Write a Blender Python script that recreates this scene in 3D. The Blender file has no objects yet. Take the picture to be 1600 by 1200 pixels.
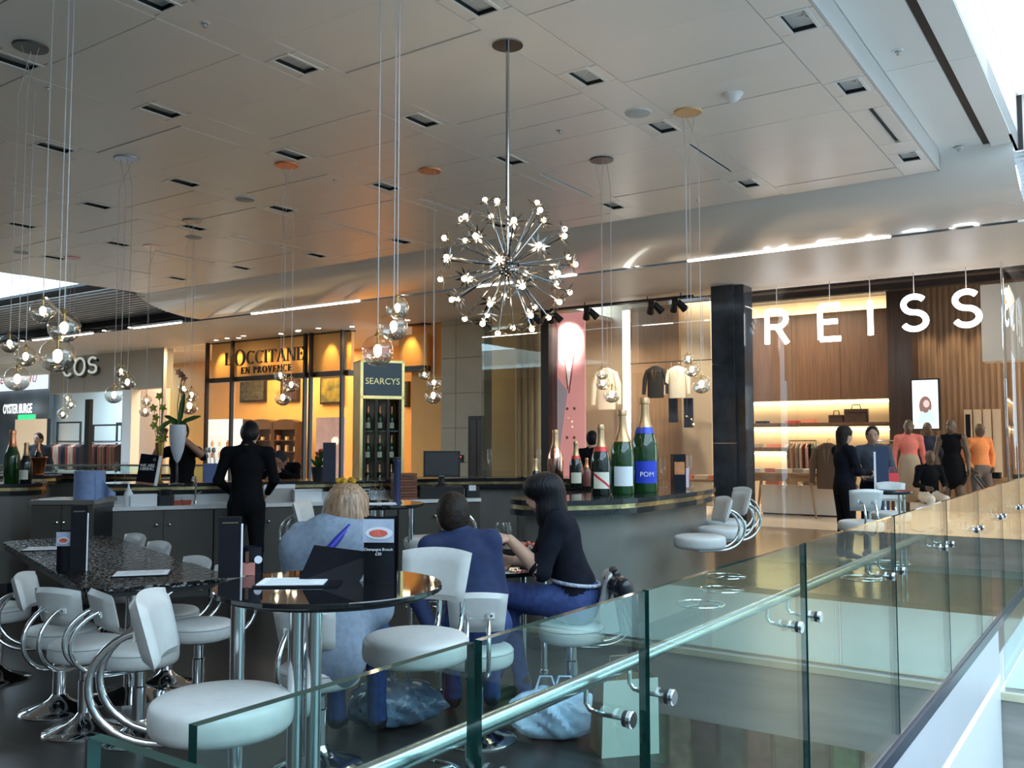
import bpy, math, random
import numpy as np
from mathutils import Vector, Matrix, Euler
random.seed(7); np.random.seed(7)
S = bpy.context.scene; COL = S.collection
# ------------------------------------------------------------------ camera
F = 1420.0; TH = math.atan(90/1420.0); H = 1.53
AA = math.radians(34.7); RZ = -AA
cd = bpy.data.cameras.new('camera'); cam = bpy.data.objects.new('camera', cd); COL.objects.link(cam)
cam.location = (0, 0, H); cam.rotation_euler = (math.pi/2+TH, 0, 0)
cd.sensor_width = 36; cd.lens = 36*F/1600; cd.clip_start = .05; cd.clip_end = 200
S.camera = cam
# ------------------------------------------------------------------ sky + exposure
w = bpy.data.worlds.new('sky'); S.world = w; w.use_nodes = True
wn = w.node_tree.nodes; bg = wn['Background']
bg.inputs['Color'].default_value = (.60, .83, 1.0, 1); bg.inputs['Strength'].default_value = 5.6
S.view_settings.view_transform = 'Standard'; S.view_settings.look = 'None'
S.view_settings.exposure = 0.0; S.view_settings.gamma = 1
try: S.cycles.transparent_max_bounces = 32
except Exception: pass
def area(name, loc, size, power, col, rot=(0,0,0), portal=False, size_y=None, spread=None):
    l = bpy.data.lights.new(name, 'AREA'); l.energy = power; l.color = col; l.size = size
    if size_y: l.shape = 'RECTANGLE'; l.size_y = size_y
    if spread: l.spread = spread
    if portal: l.cycles.is_portal = True
    o = bpy.data.objects.new(name, l); COL.objects.link(o); o.location = loc; o.rotation_euler = rot
    return o
def spot(name, loc, to, power, col, ang=60, blend=.6, rad=.05):
    l = bpy.data.lights.new(name, 'SPOT'); l.energy = power; l.color = col; l.spot_size = math.radians(ang); l.spot_blend = blend; l.shadow_soft_size = rad
    o = bpy.data.objects.new(name, l); COL.objects.link(o); o.location = loc
    o.rotation_euler = (Vector(to)-Vector(loc)).to_track_quat('-Z', 'Y').to_euler()
    return o
# ------------------------------------------------------------------ picture -> place helpers (u: right along the shop fronts, v: towards them)
def ray(x, y):
    a = (x-800)/F; b = (600-y)/F
    return (a, math.cos(TH)-b*math.sin(TH), math.sin(TH)+b*math.cos(TH))
def pz(x, y, z):
    r = ray(x, y); t = (z-H)/r[2]; return Vector((r[0]*t, r[1]*t, z))
def pd(x, y, d):
    r = ray(x, y); t = d/r[1]; return Vector((r[0]*t, d, H+r[2]*t))
CA, SA = math.cos(AA), math.sin(AA)
def W(u, v, z=0): return Vector((u*CA+v*SA, -u*SA+v*CA, z))
def UV(p): return (p[0]*CA-p[1]*SA, p[0]*SA+p[1]*CA)
def fu(x, y, v):                      # pixel on the plane v = const  ->  (u, z)
    r = ray(x, y); t = v/(r[0]*SA+r[1]*CA); u = (r[0]*CA-r[1]*SA)*t
    return (u, H+r[2]*t)
SKY1 = area('skylight_portal', W(3.4, 3.2, 6.4), 8.6, 1, (1,1,1), (0,0,RZ), True, 16.5)
# ------------------------------------------------------------------ materials
MATS = {}
def mat(name, col=(.5,.5,.5), rough=.5, metal=0, noise=None, bump=None, emit=None, estr=0, spec=None, coat=0, col2=None, stretch=None, kind='noise', sheen=0):
    if name in MATS: return MATS[name]
    m = bpy.data.materials.new(name); m.use_nodes = True; nt = m.node_tree; p = nt.nodes['Principled BSDF']
    p.inputs['Base Color'].default_value = (*col, 1); p.inputs['Roughness'].default_value = rough; p.inputs['Metallic'].default_value = metal
    if spec is not None: p.inputs['Specular IOR Level'].default_value = spec
    if coat: p.inputs['Coat Weight'].default_value = coat; p.inputs['Coat Roughness'].default_value = .08
    if sheen: p.inputs['Sheen Weight'].default_value = sheen
    if emit: p.inputs['Emission Color'].default_value = (*emit, 1); p.inputs['Emission Strength'].default_value = estr
    if noise or bump:
        tc = nt.nodes.new('ShaderNodeTexCoord'); mp = nt.nodes.new('ShaderNodeMapping'); nt.links.new(tc.outputs['Object'], mp.inputs['Vector'])
        if stretch: mp.inputs['Scale'].default_value = stretch
        sc, amt = noise or (20, 0)
        tx = nt.nodes.new('ShaderNodeTexVoronoi' if kind == 'voronoi' else 'ShaderNodeTexNoise'); tx.inputs['Scale'].default_value = sc
        if kind != 'voronoi': tx.inputs['Detail'].default_value = 6
        nt.links.new(mp.outputs['Vector'], tx.inputs['Vector'])
        fac = tx.outputs['Distance'] if kind == 'voronoi' else tx.outputs[0]
        if amt:
            r = nt.nodes.new('ShaderNodeValToRGB'); c2 = col2 or tuple(min(1, c*(1+amt)) for c in col); c1 = tuple(c*(1-amt) for c in col) if not col2 else col
            r.color_ramp.elements[0].position = .3; r.color_ramp.elements[1].position = .7
            r.color_ramp.elements[0].color = (*c1, 1); r.color_ramp.elements[1].color = (*c2, 1)
            nt.links.new(fac, r.inputs['Fac']); nt.links.new(r.outputs['Color'], p.inputs['Base Color'])
        if bump:
            b = nt.nodes.new('ShaderNodeBump'); b.inputs['Strength'].default_value = bump[0]; b.inputs['Distance'].default_value = bump[1]
            nt.links.new(fac, b.inputs['Height']); nt.links.new(b.outputs['Normal'], p.inputs['Normal'])
    MATS[name] = m; return m
def emis(name, col, s):
    if name in MATS: return MATS[name]
    m = bpy.data.materials.new(name); m.use_nodes = True; nt = m.node_tree; nt.nodes.clear()
    e = nt.nodes.new('ShaderNodeEmission'); e.inputs[0].default_value = (*col, 1); e.inputs[1].default_value = s
    o = nt.nodes.new('ShaderNodeOutputMaterial'); nt.links.new(e.outputs[0], o.inputs[0]); MATS[name] = m; return m
def glass(name, tint=(.93,.98,.96), f0=.04, gcol=(1,1,1), rough=0.0, grad=None):
    """thin clear glass: tinted see-through mixed with a mirror by Schlick's Fresnel; grad=(z0,z1,f) raises the mirror coat below z0"""
    if name in MATS: return MATS[name]
    m = bpy.data.materials.new(name); m.use_nodes = True; nt = m.node_tree; nt.nodes.clear(); N = nt.nodes.new; L = nt.links.new
    def mt(op, a, b=None, c=None):
        n = N('ShaderNodeMath'); n.operation = op
        for i, x in enumerate((a, b, c)):
            if x is None: continue
            if isinstance(x, (int, float)): n.inputs[i].default_value = x
            else: L(x, n.inputs[i])
        return n.outputs[0]
    g = N('ShaderNodeNewGeometry'); dp = N('ShaderNodeVectorMath'); dp.operation = 'DOT_PRODUCT'
    L(g.outputs['Normal'], dp.inputs[0]); L(g.outputs['Incoming'], dp.inputs[1])
    c = mt('ABSOLUTE', dp.outputs['Value']); pw = mt('POWER', mt('SUBTRACT', 1, c), 5)
    base = f0
    if grad:
        tc = N('ShaderNodeTexCoord'); sx = N('ShaderNodeSeparateXYZ'); L(tc.outputs['Object'], sx.inputs[0])
        mr = N('ShaderNodeMapRange'); mr.inputs['From Min'].default_value = grad[0]; mr.inputs['From Max'].default_value = grad[1]
        mr.inputs['To Min'].default_value = f0; mr.inputs['To Max'].default_value = grad[2]; L(sx.outputs['Z'], mr.inputs['Value']); base = mr.outputs[0]
    fr = mt('ADD', base, mt('MULTIPLY', mt('SUBTRACT', 1, base), pw))
    t = N('ShaderNodeBsdfTransparent'); t.inputs[0].default_value = (*tint, 1)
    gl = N('ShaderNodeBsdfGlossy'); gl.inputs['Color'].default_value = (*gcol, 1); gl.inputs['Roughness'].default_value = rough
    mx = N('ShaderNodeMixShader'); L(fr, mx.inputs[0]); L(t.outputs[0], mx.inputs[1]); L(gl.outputs[0], mx.inputs[2])
    o = N('ShaderNodeOutputMaterial'); L(mx.outputs[0], o.inputs[0]); MATS[name] = m; return m
CHROME = mat('chrome', (.72,.73,.75), .09, 1)
STEEL = mat('brushed_steel', (.55,.55,.55), .3, 1)
BLACKM = mat('black_metal', (.02,.02,.022), .4, .3)
BLACK = mat('black_matte', (.012,.012,.014), .55)
LEATHER = mat('cream_leather', (.52,.51,.495), .42, noise=(30,.04), bump=(.08,.002))
CEIL = mat('ceiling_panel', (.86,.81,.77), .30, noise=(.8,.02))
CEIL2 = mat('ceiling_white', (.86,.85,.83), .38, noise=(.6,.02))
DARKW = mat('dark_wood_floor', (.035,.027,.023), .34, noise=(2.2,.35), stretch=(1,9,1), bump=(.06,.002))
MALLW = mat('mall_floor', (.20,.135,.085), .17, noise=(1.4,.22), stretch=(1,7,1))
SHOPF = mat('shop_floor', (.74,.62,.48), .22, noise=(1.1,.06))
BRASS = mat('brass', (.56,.36,.11), .28, 1, noise=(6,.12))
GOLD = mat('gold_cap', (.85,.62,.28), .22, 1)
TAUPE = mat('taupe_panel', (.17,.155,.14), .32, .35, noise=(3,.1))
COUNTER = mat('black_counter', (.018,.018,.02), .12, noise=(40,.3))
WHITE = mat('white_paint', (.85,.86,.87), .4, noise=(1,.02))
PAPER = mat('white_paper', (.82,.83,.86), .6, noise=(60,.02))
INK = mat('printed_black', (.007,.007,.011), .4, noise=(30,.2), spec=.2)
RAILG = glass('rail_glass', (.86,.965,.945), .045)
GEDGE = mat('green_glass_edge', (.005,.042,.038), .08, spec=.8, noise=(9,.3))
SHOPG = glass('shop_glass', (.97,.985,.98), .04)
CLEAR = glass('drink_glass', (.96,.97,.97), .07)
# ------------------------------------------------------------------ mesh builder
class MB:
    def __init__(s): s.v = []; s.f = []; s.m = []; s.mi = 0
    def add(s, vs, fs):
        o = len(s.v); s.v += [tuple(p) for p in vs]; s.f += [tuple(i+o for i in f) for f in fs]; s.m += [s.mi]*len(fs); return s
    def mat(s, i): s.mi = i; return s
    def box(s, x0, y0, z0, x1, y1, z1, M=None):
        vs = [Vector(p) for p in ((x0,y0,z0),(x1,y0,z0),(x1,y1,z0),(x0,y1,z0),(x0,y0,z1),(x1,y0,z1),(x1,y1,z1),(x0,y1,z1))]
        if M: vs = [M @ p for p in vs]
        return s.add(vs, ((0,3,2,1),(4,5,6,7),(0,1,5,4),(1,2,6,5),(2,3,7,6),(3,0,4,7)))
    def bbox(s, x0, y0, z0, x1, y1, z1, r, M=None):     # box with rounded vertical edges (in z)
        pts = []
        for cx, cy, a0 in ((x1-r,y1-r,0),(x0+r,y1-r,90),(x0+r,y0+r,180),(x1-r,y0+r,270)):
            for k in range(4):
                a = math.radians(a0+30*k); pts.append((cx+r*math.cos(a), cy+r*math.sin(a)))
        return s.prism(pts, z0, z1, M)
    def prism(s, pts, z0, z1, M=None):
        n = len(pts); vs = [Vector((x,y,z0)) for x,y in pts]+[Vector((x,y,z1)) for x,y in pts]
        if M: vs = [M @ p for p in vs]
        return s.add(vs, [tuple(range(n))[::-1], tuple(range(n,2*n))]+[(i,(i+1)%n,n+(i+1)%n,n+i) for i in range(n)])
    def lathe(s, prof, n=24, M=None, cap=True):
        k = len(prof); vs = []
        for r, z in prof:
            for i in range(n):
                a = 2*math.pi*i/n; vs.append(Vector((r*math.cos(a), r*math.sin(a), z)))
        if M: vs = [M @ p for p in vs]
        fs = [(j*n+i, j*n+(i+1)%n, (j+1)*n+(i+1)%n, (j+1)*n+i) for j in range(k-1) for i in range(n)]
        if cap: fs += [tuple(range(n))[::-1], tuple(range((k-1)*n, k*n))]
        return s.add(vs, fs)
    def cyl(s, p0, p1, r0, r1=None, n=12):
        r1 = r0 if r1 is None else r1; p0 = Vector(p0); p1 = Vector(p1); d = p1-p0
        M = Matrix.Translation(p0) @ d.to_track_quat('Z','Y').to_matrix().to_4x4()
        return s.lathe([(r0,0),(r1,d.length)], n, M)
    def tube(s, pts, r, n=8, rs=None):
        pts = [Vector(p) for p in pts]; vs = []; up = Vector((0,0,1)); prev = None; k = len(pts)
        for i, p in enumerate(pts):
            t = (pts[min(i+1,k-1)]-pts[max(i-1,0)]).normalized()
            if prev is None:
                prev = t.cross(up)
                if prev.length < 1e-3: prev = t.cross(Vector((1,0,0)))
            prev = (prev - t*prev.dot(t)).normalized(); b = t.cross(prev); q = rs[i] if rs else r
            for j in range(n):
                a = 2*math.pi*j/n; vs.append(p+(prev*math.cos(a)+b*math.sin(a))*q)
        fs = [(i*n+j, i*n+(j+1)%n, (i+1)*n+(j+1)%n, (i+1)*n+j) for i in range(k-1) for j in range(n)]
        return s.add(vs, fs+[tuple(range(n))[::-1], tuple(range((k-1)*n,k*n))])
    def sphere(s, c, r, n=12, m=8, M=None):
        c = Vector(c); rr = r if isinstance(r, (tuple,list)) else (r,r,r)
        vs = []; fs = []
        for j in range(m+1):
            t = math.pi*j/m
            for i in range(n):
                a = 2*math.pi*i/n; q = Vector((rr[0]*math.sin(t)*math.cos(a), rr[1]*math.sin(t)*math.sin(a), -rr[2]*math.cos(t)))
                vs.append((M @ q if M else q)+c)
        for j in range(m):
            for i in range(n): fs.append((j*n+i, j*n+(i+1)%n, (j+1)*n+(i+1)%n, (j+1)*n+i))
        return s.add(vs, fs)
    def quad(s, *p): return s.add(p, [tuple(range(len(p)))])
    def grid(s, fn, nu, nv):
        vs = [fn(i/nu, j/nv) for j in range(nv+1) for i in range(nu+1)]
        return s.add(vs, [(j*(nu+1)+i, j*(nu+1)+i+1, (j+1)*(nu+1)+i+1, (j+1)*(nu+1)+i) for j in range(nv) for i in range(nu)])
    def mesh(s, name, mats, smooth=False):
        me = bpy.data.meshes.new(name); me.from_pydata(s.v, [], s.f)
        for m in (mats if isinstance(mats, (list,tuple)) else [mats]): me.materials.append(m)
        me.polygons.foreach_set('material_index', s.m)
        if smooth:
            me.polygons.foreach_set('use_smooth', [True]*len(me.polygons))
            try: me.set_sharp_from_angle(angle=math.radians(40))
            except Exception: pass
        me.update(); return me
    def build(s, name, mats, parent=None, smooth=False, loc=None, rz=None):
        return link(name, s.mesh(name, mats, smooth), parent, loc, rz)
def link(name, me, parent=None, loc=None, rz=None):
    o = bpy.data.objects.new(name, me); COL.objects.link(o)
    if parent: o.parent = parent
    if loc is not None: o.location = loc
    if rz is not None: o.rotation_euler = (0,0,rz)
    return o
def tag(o, label, cat, group=None):
    o['label'] = label; o['category'] = cat
    if group: o['group'] = group
    return o
def thing(name, label, cat, loc=(0,0,0), rz=0, group=None):
    o = bpy.data.objects.new(name, None); COL.objects.link(o); o.location = loc; o.rotation_euler = (0,0,rz); o.empty_display_size = .1
    return tag(o, label, cat, group)
def struct(name, mb, mats, uv=True, label=None, smooth=False):
    o = mb.build(name, mats, smooth=smooth)
    if uv: o.rotation_euler = (0,0,RZ)
    o['kind'] = 'structure'
    if label: o['label'] = label
    return o
def dup(root, loc, rz=0, label=None, group=None):
    r = root.copy(); COL.objects.link(r); r.location = loc; r.rotation_euler = (0,0,rz)
    if label: r['label'] = label
    if group: r['group'] = group
    for ch in list(root.children):
        c = ch.copy(); COL.objects.link(c); c.parent = r
        for g in list(ch.children):
            d = g.copy(); COL.objects.link(d); d.parent = c
    return r
def text(name, body, size, mats, parent=None, loc=(0,0,0), rot=(math.pi/2,0,0), ext=.004, align='CENTER', sx=1, bev=0, shear=0, offset=0):
    c = bpy.data.curves.new('t', 'FONT'); c.body = body; c.size = size; c.extrude = ext; c.align_x = align; c.bevel_depth = bev; c.shear = shear; c.offset = offset; c.resolution_u = 3
    t = bpy.data.objects.new('t', c); me = bpy.data.meshes.new_from_object(t); bpy.data.objects.remove(t); bpy.data.curves.remove(c)
    me.materials.clear(); me.materials.append(mats)
    o = link(name, me, parent, loc); o.rotation_euler = rot; o.scale = (sx,1,1); return o
# ================================================================== THE SETTING (u,v frame)
FV = 16.2      # shop-front plane
struct('floor', MB().box(-17,.69,-.3,-1.09,9.4,0).box(-17,-7,-.3,9,.69,0), DARKW, label='dark wood floor of the bar')
struct('floor_mall', MB().box(-54,9.4,-.3,-1.09,FV,-.002).box(-54,-7,-.3,-17,9.4,-.002).box(-1.075,12.6,-.9,9,FV,-.602), MALLW, label='polished brown mall floor')
struct('floor_landing', MB().box(-1.075,8.87,-.9,9,12.6,-.6), mat('pale_stone_floor', (.80,.84,.86), .25, noise=(.9,.04)), label='pale daylit landing beyond the opening')
struct('trim_1', MB().box(-1.075,8.82,-.655,9,8.87,-.598), mat('yellow_nosing', (.52,.50,.36), .4, noise=(5,.1)), label='yellow edge strip of the landing')
struct('wall_landing_edge', MB().box(-1.075,8.84,-1.30,9,8.87,-.655).box(-1.075,8.87,-1.30,9,12.0,-.9).box(-1.075,FV,-.602,9,FV+.1,0), mat('grey_fascia', (.30,.29,.27), .5, noise=(1.2,.2), stretch=(1,1,7)), label='grey edge of the landing slab')
fo = struct('wall_bar_edge', MB().box(-1.30,.69,-2.4,-1.08,8.84,-.3).box(-1.30,8.84,-.602,-1.08,FV,-.3), mat('edge_panel', (.62,.62,.66), .35, noise=(1,.04)), label='white edge of the bar floor above the opening')
link('edge_trim', MB().box(-1.085,.69,-.07,-1.066,13.9,0).mesh('edge_trim', mat('blue_steel_trim', (.10,.13,.19), .3, .7)), fo)
link('upper_panel', MB().box(-1.085,.69,-.44,-1.068,8.82,-.07).mesh('upper_panel', mat('edge_panel',(.62,.62,.66),.35)), fo)
link('light_strip', MB().box(-1.08,.69,-.50,-1.066,8.82,-.44).mesh('light_strip', emis('edge_light', (.85,.95,1), 1.6)), fo)
link('lower_panel', MB().box(-1.08,.69,-2.4,-1.066,8.82,-.50).mesh('lower_panel', WHITE), fo)
struct('floor_lower', MB().box(-17,-7,-5.8,9,17,-5.5), mat('lower_floor', (.82,.83,.84), .3, noise=(.7,.05)), label='pale floor of the level below')
ws = struct('wall_lower_shop', MB().box(-1.2,12.0,-5.5,9,12.2,-1.30), mat('lower_shop_dark', (.05,.045,.04), .5, noise=(1,.4)), label='dark shop front one level down')
lc = [(.16,.12,.09),(.30,.10,.07),(.10,.14,.14),(.22,.09,.11),(.55,.45,.32),(.13,.32,.16),(.12,.14,.16)]
for i in range(26):
    u = -1.0+.37*i; c = lc[i % 7]; hh = .9+.5*((i*37) % 10)/10
    link('window_display', MB().box(u,11.85,-1.4-1.4*hh,u+.30,12.0,-1.42).mesh('window_display', mat('display_%d' % (i % 7), c, .5, noise=(6,.5))), ws)
for i in range(9):
    link('shop_lamp', MB().lathe([(.07,0),(.07,.03)], 12, Matrix.Translation((-.6+1.0*i,11.5,-1.335))).mesh('shop_lamp', emis('shop_lamp', (1,.85,.6), 14)), ws)
struct('wall_right', MB().box(9,-7,-5.5,9.2,17,6.4), mat('pale_wall', (.52,.58,.61), .5, noise=(.5,.06)))
struct('wall_back', MB().box(-54,-7.2,-5.5,9.2,-7,6.4), mat('back_shops', (.34,.30,.26), .4, noise=(.4,.4)))
struct('wall_left', MB().box(-54.2,-7,-.3,-54,26,6.4), mat('pale_wall2', (.55,.56,.58), .5, noise=(.5,.06)))
struct('wall_void_left', MB().box(-17,.6,-5.5,-16.8,9.5,-.3), mat('pale_wall', (.6,.58,.55), .5))
# ---- ceiling raft with strips, panels
ROWS = [-1.96,-3.75,-5.57,-7.40,-9.25,-11.1,-13.0,-14.85]; LV = [.5,2.05,3.6,4.95,6.52,8.0,10.36]
raft = struct('ceiling', MB().box(-16.95,-7,4.64,-1.78,11.12,4.84).box(-16.95,11.08,4.6,-1.78,11.12,4.84).box(-1.8,-7,4.6,-1.78,11.12,4.64), mat('ceiling_backing', (.62,.61,.60), .4, noise=(1,.05)), label='dropped ceiling of pale metal panels')
def plank(me_cache={}, **k): pass
PM = {}
def panel(name, u0, v0, u1, v1, m=CEIL, z0=4.6, z1=4.645, par=raft):
    du, dv = round(u1-u0-.0035,3), round(v1-v0-.0035,3); key = (du,dv,m.name,round(z1-z0,3))
    if key not in PM:
        b = MB(); c = .003
        b.add([(-du/2,-dv/2,z1-z0),(du/2,-dv/2,z1-z0),(du/2,dv/2,z1-z0),(-du/2,dv/2,z1-z0),(-du/2+c,-dv/2+c,0),(du/2-c,-dv/2+c,0),(du/2-c,dv/2-c,0),(-du/2+c,dv/2-c,0)],
              ((0,1,2,3),(7,6,5,4),(0,4,5,1),(1,5,6,2),(2,6,7,3),(3,7,4,0)))
        PM[key] = b.mesh(name, m)
    return link(name, PM[key], par, ((u0+u1)/2,(v0+v1)/2,z0))
CUTS = [-6.4,-5.65,-4.9,-4.15,-3.4,-2.65,-1.9,-1.15,-.4,.35,1.1,1.85,2.6,3.05,3.8,4.55,5.3,6.05,6.8,7.25,7.75,8.5,9.25,10.0,10.7,11.08]
for i in range(len(ROWS)):
    r0 = ROWS[i]; r1 = ROWS[i+1] if i+1 < len(ROWS) else -16.95
    for a, b in zip(CUTS, CUTS[1:]):
        if b > 1.5: panel('ceiling_panel', (r1+.2 if i+1 < len(ROWS) else r1), a, r0-.2, b, CEIL, 4.6+random.uniform(-.004,.004))
    R1 = r0+.2 if i else -1.8
    panel('ceiling_strip', r0-.2, -6.9, R1, LV[0]-.18)
    for k, v in enumerate(LV):
        nx = LV[k+1]-.18 if k+1 < len(LV) else 11.08
        if k == 5: 
            panel('ceiling_strip', r0-.2, v+.18, R1, 8.64); panel('ceiling_strip', r0-.2, 8.64, r0-.03, 9.80); panel('ceiling_strip', r0+.03, 8.64, R1, 9.80); panel('ceiling_strip', r0-.2, 9.80, R1, nx)
        else: panel('ceiling_strip', r0-.2, v+.18, R1, nx)
        panel('ceiling_strip', r0-.2, v-.18, r0-.10, v+.18); panel('ceiling_strip', r0+.10, v-.18, R1, v+.18)
# recessed twin downlights
def make_downlight():
    t = thing('downlight', '', 'downlight', group='recessed twin downlights in the ceiling strips')
    MB().box(-.1,-.18,.10,.1,.18,.11).box(-.1,-.18,.0,-.095,.18,.1).box(.095,-.18,0,.1,.18,.1).box(-.1,-.18,0,.1,-.175,.1).box(-.1,.175,0,.1,.18,.1).build('housing', BLACK, t)
    MB().box(-.115,-.195,-.006,-.088,.195,.004).box(.088,-.195,-.006,.115,.195,.004).box(-.088,-.195,-.006,.088,-.168,.004).box(-.088,.168,-.006,.088,.195,.004).build('frame', CEIL2, t)
    for sy, tilt in ((-.082,.35),(.082,.1)):
        M = Matrix.Translation((0,sy,.055)) @ Matrix.Rotation(tilt,4,'Y')
        l = MB().lathe([(.074,-.02),(.082,-.02),(.082,.03),(.06,.05),(.03,.05),(.074,-.02)], 20, M, cap=False).build('lamp_ring', mat('lamp_ring', (.85,.85,.85), .3), t, True)
        MB().lathe([(.074,-.012),(.04,.005),(.0,.01)], 18, M, cap=False).build('lens', mat('lamp_lens', (.7,.7,.72), .15), l, True)
    return t
dl = make_downlight(); first = True
ordn = ['first','second','third','fourth','fifth','sixth','seventh','eighth']; coln = {3.6:'nearest',4.95:'second',6.52:'third',8.0:'fourth',10.36:'farthest'}
for i, u in enumerate(ROWS):
    for v in LV:
        if v < 3 or (v < 6 and i > 4) or (v < 4 and i > 3): continue
        lab = 'recessed twin ceiling downlight, %s in the %s strip from the skylight edge' % (coln[v], ordn[i])
        if first: dl.location = W(u,v,4.6); dl.rotation_euler = (0,0,RZ); dl['label'] = lab; first = False
        else: dup(dl, W(u,v,4.6), RZ, lab)
# slot diffusers
sm = MB().box(-.028,-.57,.02,.028,.57,.03).mesh('slot_diffuser', BLACK); sl = MB().box(-.03,-.58,-.002,-.024,.58,.03).box(.024,-.58,-.002,.03,.58,.03).mesh('slot_edge', CEIL2)
for i, u in enumerate(ROWS[:6]):
    t = thing('air_slot', 'thin black air slot in the %s ceiling strip from the skylight edge' % ordn[i], 'air vent', W(u,9.22,4.6), RZ, 'linear air slots in the ceiling')
    link('slot', sm, t); link('edge', sl, t)
# round ceiling things: loudspeakers, detectors, sprinklers
def disc(name, px, py, r, m, label, cat, z=4.6, th=.012, rim=None, dome=0):
    p = pz(px,py,z); t = thing(name, label, cat, p)
    prof = [(r,.003),(r,-th),(r*.9,-th-.004)]+([(r*.7,-th-dome*.6),(r*.35,-th-dome)] if dome else [])+[(.001,-th-.004-dome)]
    MB().lathe(prof, 28).build('grille', m, t, True)
    MB().lathe([(r*1.08,.002),(r*1.08,-th*.7),(r,-th*.7),(r,.002)], 28, cap=False).build('rim', rim or CEIL2, t, True)
    return t
GREY = mat('grey_grille', (.42,.42,.44), .5, noise=(120,.3)); 
disc('ceiling_speaker', 997,176,.115,mat('pale_grille', (.55,.57,.6), .5, noise=(150,.2)),'round pale ceiling loudspeaker beside the gold pendant plate','loudspeaker')
disc('ceiling_speaker', 383,311,.115,GREY,'round grey ceiling loudspeaker between the rows of downlights','loudspeaker')
disc('ceiling_speaker', 34,394,.12,GREY,'round grey ceiling loudspeaker near the left skylight edge','loudspeaker')
disc('smoke_detector', 1145,147,.085,WHITE,'white domed smoke detector on the ceiling','smoke detector',dome=.06)
for i,(x,y,l) in enumerate(((875,203,'small ceiling sprinkler above the chandelier'),(523,281,'small ceiling sprinkler beside the orange pendant plate'),(1090,312,'small ceiling sprinkler above the shop lettering'),(320,36,'small ceiling sprinkler nearest the top left'),(75,136,'small ceiling sprinkler below the dark pendant plate'))):
    t = thing('sprinkler', l, 'sprinkler', pz(x,y,4.6)); MB().lathe([(.03,.002),(.028,-.008),(.012,-.012),(.008,-.03),(.016,-.034),(.001,-.036)],12).build('head',STEEL,t); MB().lathe([(.04,.001),(.038,-.004),(.03,-.004)],12).build('plate',WHITE,t)
# ---- border, skylight upstand
bd = struct('ceiling_border', MB().box(-1.78,-7,4.84,-1.34,11.5,5.0).box(-1.26,-7,4.80,-1.03,11.5,5.0).box(-1.34,-7,4.92,-1.26,11.5,5.0), CEIL2, label='white ceiling border along the skylight')
link('shadow_gap', MB().box(-1.34,-7,4.83,-1.26,11.5,4.92).mesh('shadow_gap', BLACK), bd)
for a in (1.2,3.6,6.0,8.4,10.8): panel('border_panel', -1.26, a-2.4, -1.03, a, CEIL2, 4.79, 4.80, bd)
for a in (1.2,3.6,6.0,8.4,10.8): panel('border_panel', -1.78, a-2.4, -1.34, a, CEIL2, 4.822, 4.84, bd)
for v in (8.0,11.1): 
    p = W(-1.58,v,4.82); t = thing('sprinkler', 'small sprinkler in the white skylight border, %s one' % ('nearer' if v < 9 else 'farther'), 'sprinkler', p)
    MB().lathe([(.03,.002),(.028,-.008),(.012,-.012),(.008,-.03),(.016,-.034),(.001,-.036)],12).build('head',STEEL,t); MB().lathe([(.05,.001),(.045,-.006),(.03,-.006)],12).build('plate',WHITE,t)
sk = struct('wall_skylight', MB().box(-1.06,-7,4.8,-1.03,11.5,5.42).box(-1.06,-7,5.42,-.62,11.5,5.46).box(-.66,-7,5.46,-.62,11.5,6.4).box(-1.06,11.5,4.8,9,11.56,6.4).box(8.9,-7,6.0,9,11.5,6.4), WHITE, label='white upstand around the skylight opening')
link('light_trough', MB().box(-1.0,-7,5.405,-.66,11.4,5.42).mesh('light_trough', emis('trough_light', (1,.99,.95), 3.0)), sk)
for v in (-4.5,-2.1,.3,2.7,5.1,7.5,9.9): link('glazing_bar', MB().box(-.62,v-.04,6.3,8.9,v+.04,6.4).mesh('glazing_bar', mat('dark_bar', (.12,.13,.15), .4)), sk)
for u in (1.4,3.6,5.8): link('glazing_bar', MB().box(u-.03,-7,6.3,u+.03,11.5,6.4).mesh('glazing_bar', MATS['dark_bar']), sk)
link('end_joint', MB().box(-1.025,11.47,4.8,-.98,11.5,5.42).mesh('end_joint', BLACK), sk)
struct('ceiling_back', MB().box(-54,-7,4.84,-27,11,5.0).box(-27,-7,4.84,-16.9,-1.5,5.0), CEIL2)
# ---- curved bulkhead, slot, flat soffit
def bulk(s, t):
    a = t*math.pi/2; return (-17.5+s*16.45, 11.14+1.70*(1-math.cos(a)), 4.84-.54*math.sin(a))
bk = MB().grid(lambda s,t: bulk(s,t), 12, 14)
BK = struct('ceiling_bulkhead', bk, mat('bulkhead_paint', (.88,.84,.80), .30, noise=(.7,.02), spec=1.0, coat=.6), label='curved glossy ceiling bulkhead in front of the shops', smooth=True)
struct('ceiling_soffit', MB().box(-54,12.98,4.30,9,FV+.1,4.42).box(-1.05,11.56,4.84,9,12.98,4.95), mat('soffit_paint', (.72,.66,.60), .45, noise=(.6,.03)), label='flat soffit above the shop fronts')
struct('trim_2', MB().box(-54,12.82,4.40,-1.2,13.0,4.44).box(-54,12.975,4.30,-1.2,12.985,4.42), BLACK, label='black lighting slot along the soffit')
cl = emis('cove_light', (1,.96,.88), 22)
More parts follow.
